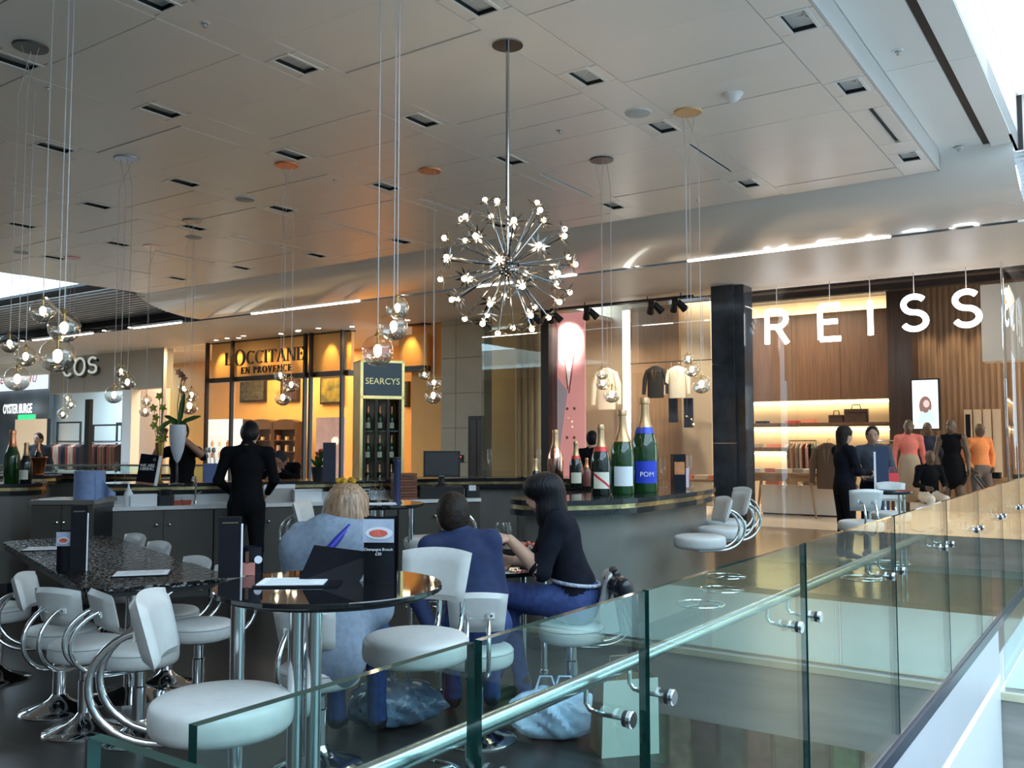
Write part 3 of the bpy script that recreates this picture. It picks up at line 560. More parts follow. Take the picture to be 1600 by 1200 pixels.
# ---------------- beige fascia shop on the left
ul, ur = U(78), U(256)
FB = mat('beige_fascia', (.46,.42,.36), .5, noise=(1,.03))
cf = struct('wall_fascia_left', MB().box(ul,FV,Z(160,611),ur,FV+.3,4.3), FB, label='wide beige fascia with thin raised letters')
for a in (.33,.66): link('joint', MB().box(ul+(ur-ul)*a-.01,FV-.004,Z(160,611),ul+(ur-ul)*a+.01,FV,4.3).mesh('joint', mat('beige_joint',(.2,.18,.15),.6)), cf)
t = thing('shop_lettering', 'thin white raised letters on the beige fascia', 'sign', W(U(128),FV-.12,Z(128,586)), RZ)
hz = Z(130,560)-Z(130,586)
for ch,(a,b) in zip('COS',((102,119),(119,139),(141,157))):
    u0,u1 = U(a)-U(128),U(b)-U(128); wd=(u1-u0)*.42; cx=(u0+u1)/2
    if ch == 'C': pts = arcp(cx,hz/2,wd,hz/2,50,310,18)
    elif ch == 'O': pts = arcp(cx,hz/2,wd*.95,hz/2,0,360,26)
    else: pts = [(cx-.21*wd/.19+x*wd/.19,y*hz/.6) for x,y in SP]
    MB().tube([(x,0,z) for x,z in pts], .038, 6).build('letter', mat('letter_white',(.85,.9,.86),.4,emit=(.9,1,.95),estr=.35), t, True)
    MB().tube([(x+.05,.05,z-.06) for x,z in pts], .045, 6).build('shadow_letter', mat('letter_shadow',(.06,.07,.06),.5), t, True)  # dark offset copy of each letter stands in for its cast shadow
struct('wall_left_shop', MB().box(U(60,600,21),21,0,U(270,600,21),21.1,4.35), mat('white_shop_wall',(.80,.86,.90),.5,noise=(1,.02)))
ps = struct('wall_pilaster', MB().box(U(192),FV,0,U(206),FV+.3,Z(160,611)), WHITE)
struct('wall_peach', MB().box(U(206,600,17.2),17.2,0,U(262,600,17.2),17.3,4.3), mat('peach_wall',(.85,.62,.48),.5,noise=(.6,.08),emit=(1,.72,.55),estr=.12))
struct('trim_4', MB().box(U(134),FV,0,U(141),FV+.12,Z(137,624)), BLACKM, label='black post of the white shop opening')
pane('window_11', U(206), FV, U(257), FV, .02, Z(160,611), 'glass in front of the peach panel')
area('left_shop_light', W(U(140,600,18.6),18.4,4.25), 5, 500, (.62,.87,1), (0,0,RZ), size_y=3)
area('peach_light', W(U(235,600,16.7),16.75,4.2), 1.2, 60, (1,.9,.8), (0,0,RZ), size_y=.6)
for i,(a,b,c,d) in enumerate(((89,659,125,742),(145,663,190,742),(182,660,196,742))):
    v = 19.5+.4*i; u0,u1,z0,z1 = R(a,b,c,d,v); t = thing('garment_rack', 'tall black square hanging frame in the white shop, %s' % ('left','middle','right')[i], 'clothes rail', W((u0+u1)/2,v,0), RZ, 'black hanging frames'); hw=(u1-u0)/2
    for s in (-1,1): MB().box(s*hw-.03,-.03,0,s*hw+.03,.03,z1).build('upright', BLACKM, t)
    MB().box(-hw,-.03,z1-.06,hw,.03,z1).build('crossbar', BLACKM, t); MB().box(-hw,-.02,1.52,hw,.02,1.56).build('hanging_bar', BLACKM, t)
# far left
struct('wall_far_left', MB().box(-54,20.5,0,U(74,600,20.4),20.7,4.4), mat('blue_grey_wall',(.16,.20,.24),.4,noise=(.8,.3)))
u0,u1,z0,z1 = R(-60,572,72,611,20.2)
t = thing('shop_sign', 'white lit sign panel with red script letters at far left', 'sign', W(u0,20.2,z0), RZ); MB().box(0,0,0,u1-u0,.1,z1-z0).build('panel', emis('sign_panel',(.85,.95,1),1.05), t)
RED = mat('pink_red',(.75,.12,.25),.5,emit=(.8,.15,.3),estr=.3); q = U(0,590,20.2)-u0; s_ = (U(10,590,20.2)-U(0,590,20.2))/10
text('letter','e',(z1-z0)*.62,RED,t,(q+3*s_,-.01,(z1-z0)*.28),shear=.3); text('letter','ld',(z1-z0)*.75,RED,t,(q+50*s_,-.01,(z1-z0)*.26),shear=.35,offset=-.012)
MB().tube([(q+x*s_,-.02,(z1-z0)*y) for x,y in ((0,.62),(5,.70),(8,.82),(7,.95),(4,.92))],.03,6,rs=[.02,.05,.08,.07,.02]).build('swash',RED,t)
MB().box(q+58*s_,-.02,(z1-z0)*.72,q+64*s_,0,(z1-z0)*.92).build('badge',mat('grey_badge',(.35,.4,.42),.5),t)
u0,u1,z0,z1 = R(-30,630,50,646,20.2); t = thing('shop_sign', 'row of white lit block letters on the dark far left shop', 'sign', W(u1,20.2,z0), RZ); text('letters','OYSTER BURGE',(z1-z0)*1.25,emis('sign_letters',(.9,.97,1),2),t,(0,0,0),align='RIGHT',sx=.62,offset=.012)
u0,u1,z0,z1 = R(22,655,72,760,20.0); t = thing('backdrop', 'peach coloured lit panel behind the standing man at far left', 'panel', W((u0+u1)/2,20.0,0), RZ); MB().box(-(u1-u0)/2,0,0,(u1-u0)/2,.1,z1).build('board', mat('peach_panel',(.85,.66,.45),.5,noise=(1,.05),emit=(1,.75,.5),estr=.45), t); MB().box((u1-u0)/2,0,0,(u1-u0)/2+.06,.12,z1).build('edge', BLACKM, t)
u0,u1,z0,z1 = R(28,648,52,655,20.1); t = thing('exit_sign', 'small green glowing sign on top of the peach panel', 'sign', W((u0+u1)/2,20.1,z0), RZ); MB().box(-(u1-u0)/2,0,0,(u1-u0)/2,.06,z1-z0).build('lamp', emis('green_sign',(.05,.85,.3),1.3), t); MB().box(-(u1-u0)/2-.02,.06,-.02,(u1-u0)/2+.02,.1,z1-z0+.02).build('case', WHITE, t)
# ================================================================== GLASS BALUSTRADE
def glass_pane(u0, v0, u1, v1, z0, z1, par, th=.019):
    d = Vector((u1-u0,v1-v0)); n = Vector((-d.y,d.x)).normalized()*th/2
    b = MB(); p = [(u0+n.x,v0+n.y),(u1+n.x,v1+n.y),(u1-n.x,v1-n.y),(u0-n.x,v0-n.y)]
    vs = [(x,y,z0) for x,y in p]+[(x,y,z1) for x,y in p]
    b.add(vs, [(0,1,5,4),(2,3,7,6)]); b.mat(1).add(vs, [(1,2,6,5),(3,0,4,7),(4,5,6,7),(3,2,1,0)])
    return b.build('glass_pane', [RAILG,GEDGE], par)
bal = thing('glass_balustrade', 'frameless glass balustrade with steel handrail along the floor opening', 'balustrade', (0,0,0), RZ)
J = [.79,1.445,2.18,3.54,5.07,6.60,8.0,9.45,10.9,12.4,13.9]; UB = -1.09
for a,b in zip(J,J[1:]): glass_pane(UB,a+.012,UB,b-.012,0,1.14,bal)
glass_pane(-1.16,.70,-.05,.70,0,1.14,bal); glass_pane(-.02,.70,1.4,.70,0,1.14,bal)
MB().tube([(-1.19,.72,.92)]+[(-1.19,v,.92) for v in (2,4,6,8,10,12)]+[(-1.19,13.9,.92)], .021, 12).build('handrail', mat('satin_steel',(.62,.66,.68),.22,1), bal, True)
for j in J[1:]:
    for s in (-.13,.11):
        v = j+s
        br = MB().tube([(-1.085,v,.845),(-1.15,v,.845),(-1.178,v,.85),(-1.19,v,.865),(-1.19,v,.905)], .0065, 8).build('bracket', CHROME, bal, True)
        M = Matrix.Translation((-1.08,v,.845)) @ Matrix.Rotation(math.pi/2,4,'Y')
        MB().lathe([(.020,0),(.020,.012)],18,M).build('gasket', BLACK, br); MB().lathe([(.022,.012),(.022,.022),(.019,.025),(.001,.025)],18,M).build('clamp_disc', CHROME, br, True)
MB().box(-1.172,.694,0,-1.162,.706,1.135).build('corner_post', CHROME, bal)
MB().box(-1.105,.79,-.02,-1.075,13.9,.025).build('base_shoe', mat('blue_steel_trim',(.1,.13,.19),.3,.7), bal)
b2 = thing('glass_balustrade', 'glass balustrade crossing the far end of the floor opening', 'balustrade', (0,0,0), RZ)
for k in range(5): glass_pane(-1.04+1.3*k,8.92,.24+1.3*k,8.92,-.6,.42,b2)
MB().box(-1.04,8.90,-.6,5.4,8.94,-.57).build('base_shoe', STEEL, b2)
b3 = thing('glass_balustrade', 'distant glass balustrade in front of the white clothes shop', 'balustrade', (0,0,0), 0)
for k in range(6): 
    x = -10.2+.85*k; b = MB().box(x,15.2,0,x+.83,15.22,1.12).build('glass_pane', glass('far_rail_glass',(.80,.95,.94),.06), b3)
MB().box(-10.2,15.19,1.12,-5.1,15.23,1.15).build('handrail', STEEL, b3)
# ================================================================== STOOLS
def pad_mesh():
    b = MB(); nu, nv = 12, 8; hgt = .19
    def f(sd):
        def g(s,t):
            x = 2*s-1; q = 2*t-1; hw = .136+.018*t; e = max(0,(1-abs(x)**6))**.5*max(0,(1-abs(q)**6))**.5
            z = hgt*t+.016*(1-x*x)*t; y = -.03*(1-x*x)+.0 - .05*t + sd*.029*e
            return (x*hw, y, z)
        return g
    b.grid(f(1),nu,nv); o = len(b.f); b.grid(f(-1),nu,nv)
    b.f[o:] = [q[::-1] for q in b.f[o:]]; n = (nu+1)*(nv+1)
    return b
PADM = pad_mesh().mesh('backrest', LEATHER, True)
SH = {}
def stool(kind, px, py, face, label, group, d=None, loc=None, cover=None):
    s = .79 if kind == 'H' else .48
    p = loc or pz(px,py,s)
    t = thing('bar_stool' if kind == 'H' else 'swivel_chair', label, 'stool' if kind == 'H' else 'chair', (p[0],p[1],0), math.radians(face-90), group)
    if kind not in SH:
        m = {}
        m['seat'] = MB().lathe([(.001,s+.007),(.10,s+.005),(.160,s+.001),(.185,s-.005),(.198,s-.013),(.204,s-.024),(.206,s-.045),(.206,s-.070),(.202,s-.086),(.192,s-.097),(.175,s-.102),(.001,s-.102)],36,cap=False).mesh('seat',LEATHER,True)
        m['seam'] = MB().tube([(.2045*math.cos(a),.2045*math.sin(a),s-.026) for a in [i*math.pi/18 for i in range(37)]],.0036,5).mesh('seam',mat('seam_grey',(.36,.36,.37),.5),True)
        m['seat_plate'] = MB().lathe([(.12,s-.102),(.12,s-.115),(.04,s-.125)],20).mesh('seat_plate',BLACK,True)
        m['column'] = MB().lathe([(.036,.07),(.036,s*.55),(.029,s*.56),(.029,s-.11)],18).mesh('column',CHROME,True)
        m['base'] = MB().lathe([(.205,.0),(.207,.008),(.20,.014),(.15,.028),(.09,.05),(.055,.075),(.037,.10)],36).mesh('base',CHROME,True)
        for sx in (-1,1):
            pts = [(sx*.052,.03,s-.118)]+[(sx*.052,-.160-.200*math.cos(math.radians(a)),s+.045-.163*math.sin(math.radians(a))) for a in range(90,-75,-10)]
            m['arm%d' % sx] = MB().tube(pts,.0115,10).mesh('arm',CHROME,True)
        m['mount_plate'] = MB().box(-.085,-.232,s+.175,.085,-.224,s+.205).mesh('mount_plate',mat('plate_cream',(.7,.7,.68),.4))
        m['screw'] = MB().lathe([(.007,0),(.006,.004)],8,Matrix.Translation((.068,-.232,s+.19)) @ Matrix.Rotation(math.pi/2,4,'X')).lathe([(.007,0),(.006,.004)],8,Matrix.Translation((-.068,-.232,s+.19)) @ Matrix.Rotation(math.pi/2,4,'X')).mesh('screw',CHROME)
        if kind == 'H':
            b = MB().tube([(.185*math.cos(a),.185*math.sin(a),.25) for a in [i*math.pi/16 for i in range(33)]],.009,8)
            for a in (0,2.09,4.19): b.cyl((.03*math.cos(a),.03*math.sin(a),.25),(.185*math.cos(a),.185*math.sin(a),.25),.007,n=8)
            m['foot_ring'] = b.mesh('foot_ring',CHROME,True)
        SH[kind] = m
    m = SH[kind]; st = link('seat',m['seat'],t)
    if kind == 'L': st.scale = (.93,.93,1); link('seam',m['seam'],st); link('seat_plate',m['seat_plate'],t); link('column',m['column'],t); link('base',m['base'],t)
    link('support_tube',m['arm-1'],t); link('support_tube',m['arm1'],t)
    bk = link('backrest',PADM,t,(0,-.155,s+.10)); mp = link('mount_plate',m['mount_plate'],t); link('screw',m['screw'],mp)
    if kind == 'H': link('foot_ring',m['foot_ring'],t)
    return t
GH, GL = 'white leather bar stools with chrome pedestals', 'white leather low swivel chairs'
stool('H',347,1085,7,'nearest white bar stool, in front of the round black table',GH)
stool('H',650,990,252,'white bar stool turned towards the camera right of the open menu',GH)
stool('H',1093,836,190,'white bar stool at the curved counter, nearest of three',GH)
stool('H',1126,823,196,'white bar stool at the curved counter, middle of three',GH)
stool('H',0,0,200,'white bar stool at the curved counter, farthest of three',GH,loc=Vector((2.03,8.75,0)))
stool('H',1345,813,84,'white bar stool with its back to the camera by the small black table',GH)
stool('H',1392,799,248,'white bar stool facing the camera behind the small black table',GH)
stool('H',512,846,-12,'white bar stool left of the blonde woman\'s head',GH)
stool('H',672,838,185,'white bar stool behind the man in navy',GH)
stool('L',0,0,20,'low white chair cut by the left picture edge',GL,loc=Vector((-3.32,5.95,0)))
stool('L',0,0,8,'low white chair seen from the side at the long table\'s left end',GL,loc=Vector((-2.58,5.28,0)))
stool('L',0,0,70,'low white chair seen from behind with both chrome tubes showing',GL,loc=Vector((-2.27,4.93,0)))
stool('L',0,0,42,'low white chair half hidden by the nearest stool back',GL,loc=Vector((-1.93,4.80,0)))
stool('L',262,950,233,'low white chair across the long table, third from the bar',GL)
stool('L',312,970,233,'low white chair across the long table, nearest the tall black menu',GL)
stool('L',0,0,233,'low white chair across the long table, closest to the grey cabinet',GL,loc=pz(172,897,.48))
stool('L',0,0,233,'low white chair across the long table, second from the grey cabinet',GL,loc=pz(207,915,.48))
stool('L',500,1035,80,'low white chair under the blonde woman in grey',GL)
stool('L',745,1007,93,'low white chair under the man in navy',GL)
stool('L',893,973,178,'low white chair under the woman in black',GL)
# ================================================================== TABLES
TOPB = mat('black_glass_top', (.008,.008,.010), .035, spec=.9, noise=(30,.2))
def round_table(px, py, z, r, label, legs, lr=.024):
    c = pz(px,py,z); t = thing('round_table', label, 'table', (c.x,c.y,0))
    MB().lathe([(r-.004,z-.019),(r,z-.015),(r,z-.003),(r-.003,z)],72).build('tabletop', TOPB, t)
    MB().lathe([(r*.9,z-.032),(r*.9,z-.0192)],40).build('under_plate', BLACKM, t)
    for a in legs:
        x,y = r*.82*math.cos(math.radians(a)), r*.82*math.sin(math.radians(a))
        l = MB().cyl((x,y,.01),(x,y,z-.032),lr,n=18).build('leg', CHROME, t, True); MB().lathe([(lr*1.5,0),(lr*1.5,.012)],16,Matrix.Translation((x,y,0))).build('foot', CHROME, l)
    return c
T1 = round_table(515,913,1.05,.378,'high round black glass table in front of the seated woman',(178,263,273))
T2 = round_table(588,786,1.05,.37,'high round black table behind the blonde woman',(200,275,340,90))
T3 = round_table(768,880,.74,.49,'low round dark table between the man and the woman in black',(150,225,300,30),.02)
T4 = round_table(1385,766,1.05,.26,'small high black table between two far bar stools',(200,280,20),.014)
LA = math.radians(127); ld = Vector((math.cos(LA),math.sin(LA),0)); lc = pz(165,872,.74)+Vector((-.05,.05,0))
lt = thing('long_table', 'long low table with hammered glossy dark top at left', 'table', (lc.x,lc.y,0), LA-math.pi/2)
HAM = mat('hammered_top',(.010,.009,.008),.07,noise=(34,.5),kind='voronoi',bump=(1.0,.014),spec=.5)
pts = []
for cx,cy,a0 in ((.24,1.4,0),(-.24,1.4,90),(-.24,-1.3,180),(.24,-1.3,270)):
    for k in range(6): a = math.radians(a0+18*k); pts.append((cx+.16*math.cos(a),cy+.16*math.sin(a)))
MB().prism(pts,.715,.74).build('tabletop', HAM, lt); MB().prism([(x*.985,y*.995) for x,y in pts],.69,.7145).build('edge_band', BLACKM, lt)
for y in (-.85,.9):
    c = MB().cyl((0,y,.05),(0,y,.69),.05,n=20).build('column', CHROME, lt, True); MB().lathe([(.28,0),(.28,.012),(.1,.04),(.05,.06)],28,Matrix.Translation((0,y,0))).build('base', CHROME, c, True)
# ================================================================== PENDANT GLOBES
GLOBE = glass('globe_glass', (.965,.94,.90), .07, (1,.96,.9), grad=(.25,-1.0,.82))
GM = MB().lathe([(.16,.98),(.36,.93),(.62,.80),(.85,.56),(.98,.22),(1.0,-.05),(.95,-.36),(.80,-.64),(.55,-.85),(.28,-.96),(.001,-.985)],32,cap=False).mesh('globe',GLOBE,True)
GC = MB().lathe([(.20,.95),(.17,1.05),(.10,1.12),(.06,1.28),(.001,1.28)],16).mesh('cap',GOLD,True)
GK = MB().lathe([(.07,.95),(.07,.42),(.05,.36)],12).mesh('lamp_holder',GOLD,True)
GB = MB().lathe([(.05,.38),(.14,.34),(.25,.16),(.26,.04),(.18,-.11),(.001,-.17)],14).mesh('bulb',emis('bulb_glow',(1,.80,.50),26),True)
GW = mat('cable_clear',(.55,.55,.56),.3,.2)
CL = [((590,548,50),(615,510,45),(621,481,36)), ((67,486,38),(100,512,48),(90,556,53)), ((15,537,30),(40,557,32),(27,592,38)), ((189,580,20),(199,597,25),(178,617,27)),
      ((105,622,13),(111,632,15),(98,647,17)), ((229,626,16),(227,642,19)), ((287,607,17),(299,617,22),(296,634,28)), ((438,586,20),(455,601,24),(442,621,26)),
      ((663,585,18),(678,598,23),(677,618,27)), ((941,583,20),(942,598,23),(956,616,27)), ((1075,560,18),(1081,577,24),(1096,600,30))]
CP = [(None,5.1,(.3,.3,.3)),(None,5.0,(.3,.3,.3)),((48,72),6.89,(.08,.08,.08)),((198,247),9.69,(.42,.48,.66)),((113,402),15.0,(.75,.35,.38)),((237,384),14.1,(.85,.7,.62)),((300,345),12.5,(.35,.33,.3)),((448,257),9.91,(.72,.22,.09)),((672,266),10.13,(.70,.32,.18)),((940,249),9.73,(.05,.05,.06)),((1075,174),8.29,(.70,.52,.28))]
NM = ['large cluster in front of the brass cabinet','large cluster over the left shop fascia','cluster at the left picture edge under a dark plate','cluster left of the white vase under a pale blue plate','tiny distant cluster in front of the black frames','distant pair in front of the peach panel','cluster just above the vase leaves','cluster in front of the orange shop under an orange plate','cluster right of the brass cabinet under a copper plate','cluster right of the pink banner under a black plate','cluster left of the black pillar under a gold plate']
for i,(gl,(cp,Y,cc)) in enumerate(zip(CL,CP)):
    if cp: c = pz(*cp,4.6)
    else: q = [pd(g[0],g[1],Y) for g in gl]; c = Vector((sum(a.x for a in q)/len(q), Y, 4.6))
    t = thing('pendant_light', 'clear glass globe pendants, '+NM[i], 'pendant light', c)
    MB().lathe([(.13,.0),(.13,-.012),(.125,-.018),(.001,-.018)],28).build('canopy', mat('canopy_%d' % i, cc, .3, .55), t, True)
    for k, (x,y,dm) in enumerate(gl):
        yy = Y+(.06,-.02,-.08)[k]; p = pd(x,y,yy)-c; r = dm/2*yy/F
        g = link('globe',GM,t,p); g.scale = (r,r,r); link('cap',GC,g); link('bulb',GB,g); link('lamp_holder',GK,g)
        a = 2.1*k+i; MB().tube([(.07*math.cos(a),.07*math.sin(a),-.015),(p.x,p.y,-.35),(p.x,p.y,p.z+1.25*r)],.0028,5).build('cable',GW,t)
t = thing('ceiling_plate','small slotted round ceiling plate left of the centre','vent',pz(303,370,4.6)); MB().lathe([(.12,0),(.12,-.01),(.11,-.014),(.001,-.014)],24).build('plate',GREY,t,True); MB().lathe([(.13,0),(.128,-.006),(.12,-.006)],24,cap=False).build('rim',CEIL2,t)
# ================================================================== CHANDELIER
cc = pd(793,415,6.86); ct = pz(786,70,4.6)
ch = thing('chandelier', 'spherical chrome starburst chandelier with glowing bulbs', 'chandelier', (cc.x,cc.y,cc.z))
DC = mat('dark_chrome',(.42,.41,.42),.14,1)
MB().lathe([(.12,0),(.12,-.012),(.001,-.014)],32,Matrix.Translation((0,0,4.6-cc.z))).build('canopy', DC, ch, True)
MB().cyl((0,0,.05),(0,0,4.59-cc.z),.014,n=14).build('stem', DC, ch, True)
MB().lathe([(.001,-.085),(.055,-.075),(.085,-.04),(.09,-.012)],28,cap=False).lathe([(.09,.012),(.085,.04),(.055,.075),(.001,.085)],28,cap=False).build('hub', DC, ch, True)
MB().lathe([(.078,-.012),(.078,.012)],24).build('hub_band', BLACKM, ch)
RR = .50; ROD = MB().cyl((0,0,.07),(0,0,RR),.0078,.0062,8).mesh('rod',DC,True)
b = MB()
for k in range(8):
    a = 2*math.pi*k/8; c_,s_ = math.cos(a), math.sin(a); P = lambda r,w,z: (r*c_-w*s_, r*s_+w*c_, z)
    b.add([P(.012,0,0),P(.05,.010,.010),P(.098,0,.022),P(.05,-.010,.010),P(.05,0,.004)],[(0,1,4),(1,2,4),(2,3,4),(3,0,4),(0,3,2,1)])
STAR = b.mesh('star_flower', mat('bronze_chrome',(.34,.30,.27),.2,1)); BULB = MB().sphere((0,0,.022),.020,14,10).mesh('bulb', emis('chandelier_bulb',(1,.80,.52),40), True)
SOCK = MB().cyl((0,0,-.012),(0,0,.008),.010,n=10).mesh('socket',GOLD,True)
N = 46
for k in range(N):
    z = 1-2*(k+.5)/N; r = math.sqrt(1-z*z); a = k*2.39996+1.15
    if z > .97: continue
    dv = Vector((r*math.cos(a), r*math.sin(a), z)); o = link('rod',ROD,ch); o.rotation_mode = 'QUATERNION'; o.rotation_quaternion = dv.to_track_quat('Z','Y')
    s = link('star_flower',STAR,o,(0,0,RR)); 
    link('socket',SOCK,o,(0,0,RR)); link('bulb',BULB,o,(0,0,RR))
# ================================================================== BAR COUNTERS
def offset(path, w_):
    out = []
    for i,p in enumerate(path):
        a = Vector(path[max(i-1,0)]); b = Vector(path[min(i+1,len(path)-1)]); t = (b-a).normalized(); out.append((p[0]-t.y*w_, p[1]+t.x*w_))
    return out
def smooth(path, n=4):
    P = [Vector(p) for p in path]; out = []
    for i in range(len(P)-1):
        a,b,c,d = P[max(i-1,0)],P[i],P[i+1],P[min(i+2,len(P)-1)]
        for k in range(n):
            t = k/n; out.append(tuple(.5*((2*b)+(c-a)*t+(2*a-5*b+4*c-d)*t*t+(3*b-a-3*c+d)*t**3)))
    return out+[tuple(P[-1])]
def band(path, w_, z0, z1, cap0=True, cap1=True, mb=None):
    L = offset(path,w_); R_ = offset(path,-w_); pts = list(R_)
    def capn(c, d, s):
        a0 = math.atan2(d.y,d.x); return [(c[0]+w_*math.cos(a0+s*q), c[1]+w_*math.sin(a0+s*q)) for q in (-math.pi/3,-math.pi/6,0,math.pi/6,math.pi/3)]
    if cap1: pts += capn(path[-1], (Vector(path[-1])-Vector(path[-2])).normalized(), 1)
    pts += L[::-1]
    if cap0: pts += capn(path[0], (Vector(path[0])-Vector(path[1])).normalized(), 1)
    b = mb or MB(); n = len(pts); k = len(path)
    vs = [(x,y,z0) for x,y in pts]+[(x,y,z1) for x,y in pts]
    # strip faces for the top and bottom keep the bent outline clean
    m1 = 5 if cap1 else 0
    tops = []
    for i in range(k-1): tops.append((i, i+1, k+m1+(k-1-(i+1)), k+m1+(k-1-i)))
    if cap1: tops.append(tuple([k-1]+list(range(k,k+5))+[k+5]))
    if cap0: tops.append(tuple([k+m1+k-1]+list(range(k+m1+k, n))+[0]))
    fs = [tuple(n+q for q in f) for f in tops]+[f[::-1] for f in tops]+[(i,(i+1)%n,n+(i+1)%n,n+i) for i in range(n)]
    return b.add(vs,fs)
INLAY = mat('brass_inlay',(.62,.47,.24),.22,1,noise=(14,.3))
def counter(label, path, w_=.33, c0=True, c1=True, bodyw=.20):
    o = thing('bar_counter', label, 'bar counter', (path[0][0],path[0][1],0)); q = [(x-path[0][0],y-path[0][1]) for x,y in path]
    band(q,w_,1.062,1.10,c0,c1).build('top_slab', COUNTER, o); band(q,w_-.02,1.03,1.062,c0,c1).build('brass_band', INLAY, o); band(q,w_-.005,.985,1.03,c0,c1).build('lower_lip', COUNTER, o)
    band(q,bodyw,.10,.985,c0,c1).build('front_panel', TAUPE, o, True); band(q,bodyw-.04,0,.10,c0,c1).build('plinth', BLACKM, o)
    return o
counter('curved black bar counter with the big champagne bottles', smooth([(.30,6.96),(.62,7.10),(1.0,7.58),(1.40,8.2),(1.60,8.7),(1.68,9.25),(1.60,9.8),(1.30,10.4),(.80,10.9),(.15,11.15)]), c1=False, bodyw=.24)
counter('long black back bar counter behind the waiter', smooth([(.14,11.15),(-.55,11.05),(-1.6,10.62),(-2.8,10.12),(-4.0,9.62)],3), c0=False)
counter('left bar counter end with two champagne bottles', [(-5.22,9.55),(-6.0,9.2),(-7.2,8.8)], bodyw=.29)
counter('distant bar counter piece carrying the copper bucket', [(-6.15,11.75),(-7.0,11.9),(-8.4,12.0)])
counter('low grey far wall counter left of the hiring sign', [(-4.75,12.4),(-6.0,12.7),(-7.4,12.9)], bodyw=.3)
# work bench with cabinet doors
bx0, by0, bx1, by1 = -3.85, 8.78, -.35, 10.2; ang = math.atan2(by1-by0,bx1-bx0); BL = math.hypot(bx1-bx0,by1-by0)
CABM = mat('cabinet_taupe',(.085,.075,.066),.38,.2,noise=(2,.08))
wt_ = thing('bench_top','long white stone worktop of the back bar','worktop',(bx0,by0,.865),ang); MB().box(0,-.02,0,BL,.46,.035).build('slab', mat('white_stone',(.72,.72,.72),.25,noise=(6,.1)), wt_); MB().box(0,.44,.035,BL,.46,.12).build('upstand', STEEL, wt_)
for k in range(4):
    t = thing('bar_cabinet','taupe bar cabinet under the worktop, %s from the left' % ordn[k],'cabinet',(bx0+math.cos(ang)*BL*k/4,by0+math.sin(ang)*BL*k/4,0),ang,'cabinets under the worktop'); w4 = BL/4
    MB().box(.004,.02,.08,w4-.004,.44,.86).box(.03,.06,0,w4-.03,.42,.08).build('body',CABM,t)
    for s in (0,1):
        d = MB().box(.008+s*w4/2,0,.09,(s+1)*w4/2-.008,.02,.855).build('door',CABM,t); x = w4/2+(-.06 if s == 0 else .06)
        MB().sphere((x,-.018,.72),.018,10,6).build('knob',CHROME,d,True)
t = thing('grey_cabinet','tall taupe service cabinet left of the worktop','cabinet',(-4.08,8.3,0),.05)
MB().box(-.27,0,.06,.27,.5,.96).build('body',CABM,t); MB().box(-.29,-.02,.96,.29,.52,1.0).build('top',mat('cabinet_top',(.2,.18,.16),.2,.3),t); MB().box(-.25,.02,0,.25,.48,.06).build('plinth',BLACKM,t)
for s in (-1,1): d = MB().box(-.265 if s < 0 else .003,-.018,.08,-.003 if s < 0 else .265,0,.95).build('door',CABM,t); MB().sphere((s*.03,-.03,.8),.014,8,6).build('knob',CHROME,d)
MB().box(.27,.04,.1,.275,.46,.92).build('side_panel',BLACKM,t)
def on_bench(px, py=786): q = pz(px,py,.9); return Vector((q.x,q.y,.9))
def bench(f, depth=.2): return Vector((bx0+math.cos(ang)*BL*f-math.sin(ang)*depth, by0+math.sin(ang)*BL*f+math.cos(ang)*depth, .9))
def bpx(px, depth=.2):     # bench position seen at column px
    best = min((abs(800+F*bench(f/400,depth).x/bench(f/400,depth).y-px),f/400) for f in range(0,401)); return bench(best[1],depth)
# ================================================================== BOTTLES AND GLASSES
GB_ = mat('green_bottle',(.012,.06,.014),.06,spec=.8,noise=(3,.4)); DG = mat('dark_bottle',(.008,.014,.012),.06,spec=.8)
def bottle(px, py, top, z, label, foil, lab=None, gm=GB_, stripe=None, band_=None, d=None, txt=None, lay=False, p=None, hh=None):
    p = p or pz(px,py,z); h = hh or (py-top)*p.y/F; r = h*.142
    t = thing('champagne_bottle',label,'bottle',p)
    MB().lathe([(r*.9,0),(r,h*.02),(r,h*.45),(r*.93,h*.53),(r*.70,h*.63),(r*.45,h*.73),(r*.36,h*.82)],24).build('body',gm,t,True)
    MB().lathe([(r*.60,h*.68),(r*.47,h*.735),(r*.385,h*.82),(r*.36,h*.93),(r*.42,h*.935),(r*.42,h*.97),(r*.36,h)],20).build('foil',foil,t,True)
    if band_: MB().lathe([(r*.76,h*.62),(r*.60,h*.685)],20,cap=False).build('neck_band',band_,t,True)
    def wrap(z0,z1,a0,a1,k=1.012): 
        b = MB(); n = 14; vs = []
        for i in range(n+1):
            a = math.radians(a0+(a1-a0)*i/n); vs += [(r*k*math.cos(a),r*k*math.sin(a),z0),(r*k*math.cos(a),r*k*math.sin(a),z1)]
        return b.add(vs,[(2*i,2*i+2,2*i+3,2*i+1) for i in range(n)])
    if lab: 
        lo = wrap(h*.10,h*.33,-140,-40).build('label',lab,t,True)
        if stripe:
            b = MB(); n = 14; vs = []
            for i in range(n+1):
                a = math.radians(-140+100*i/n); zz = h*(.31-.19*i/n); vs += [(r*1.018*math.cos(a),r*1.018*math.sin(a),zz-h*.02),(r*1.018*math.cos(a),r*1.018*math.sin(a),zz+h*.02)]
            b.add(vs,[(2*i,2*i+2,2*i+3,2*i+1) for i in range(n)]).build('red_sash',stripe,lo,True)
        if txt: text('print',txt,r*.5,PAPER,lo,(0,-r*1.03,h*.17),ext=.001)
    return t
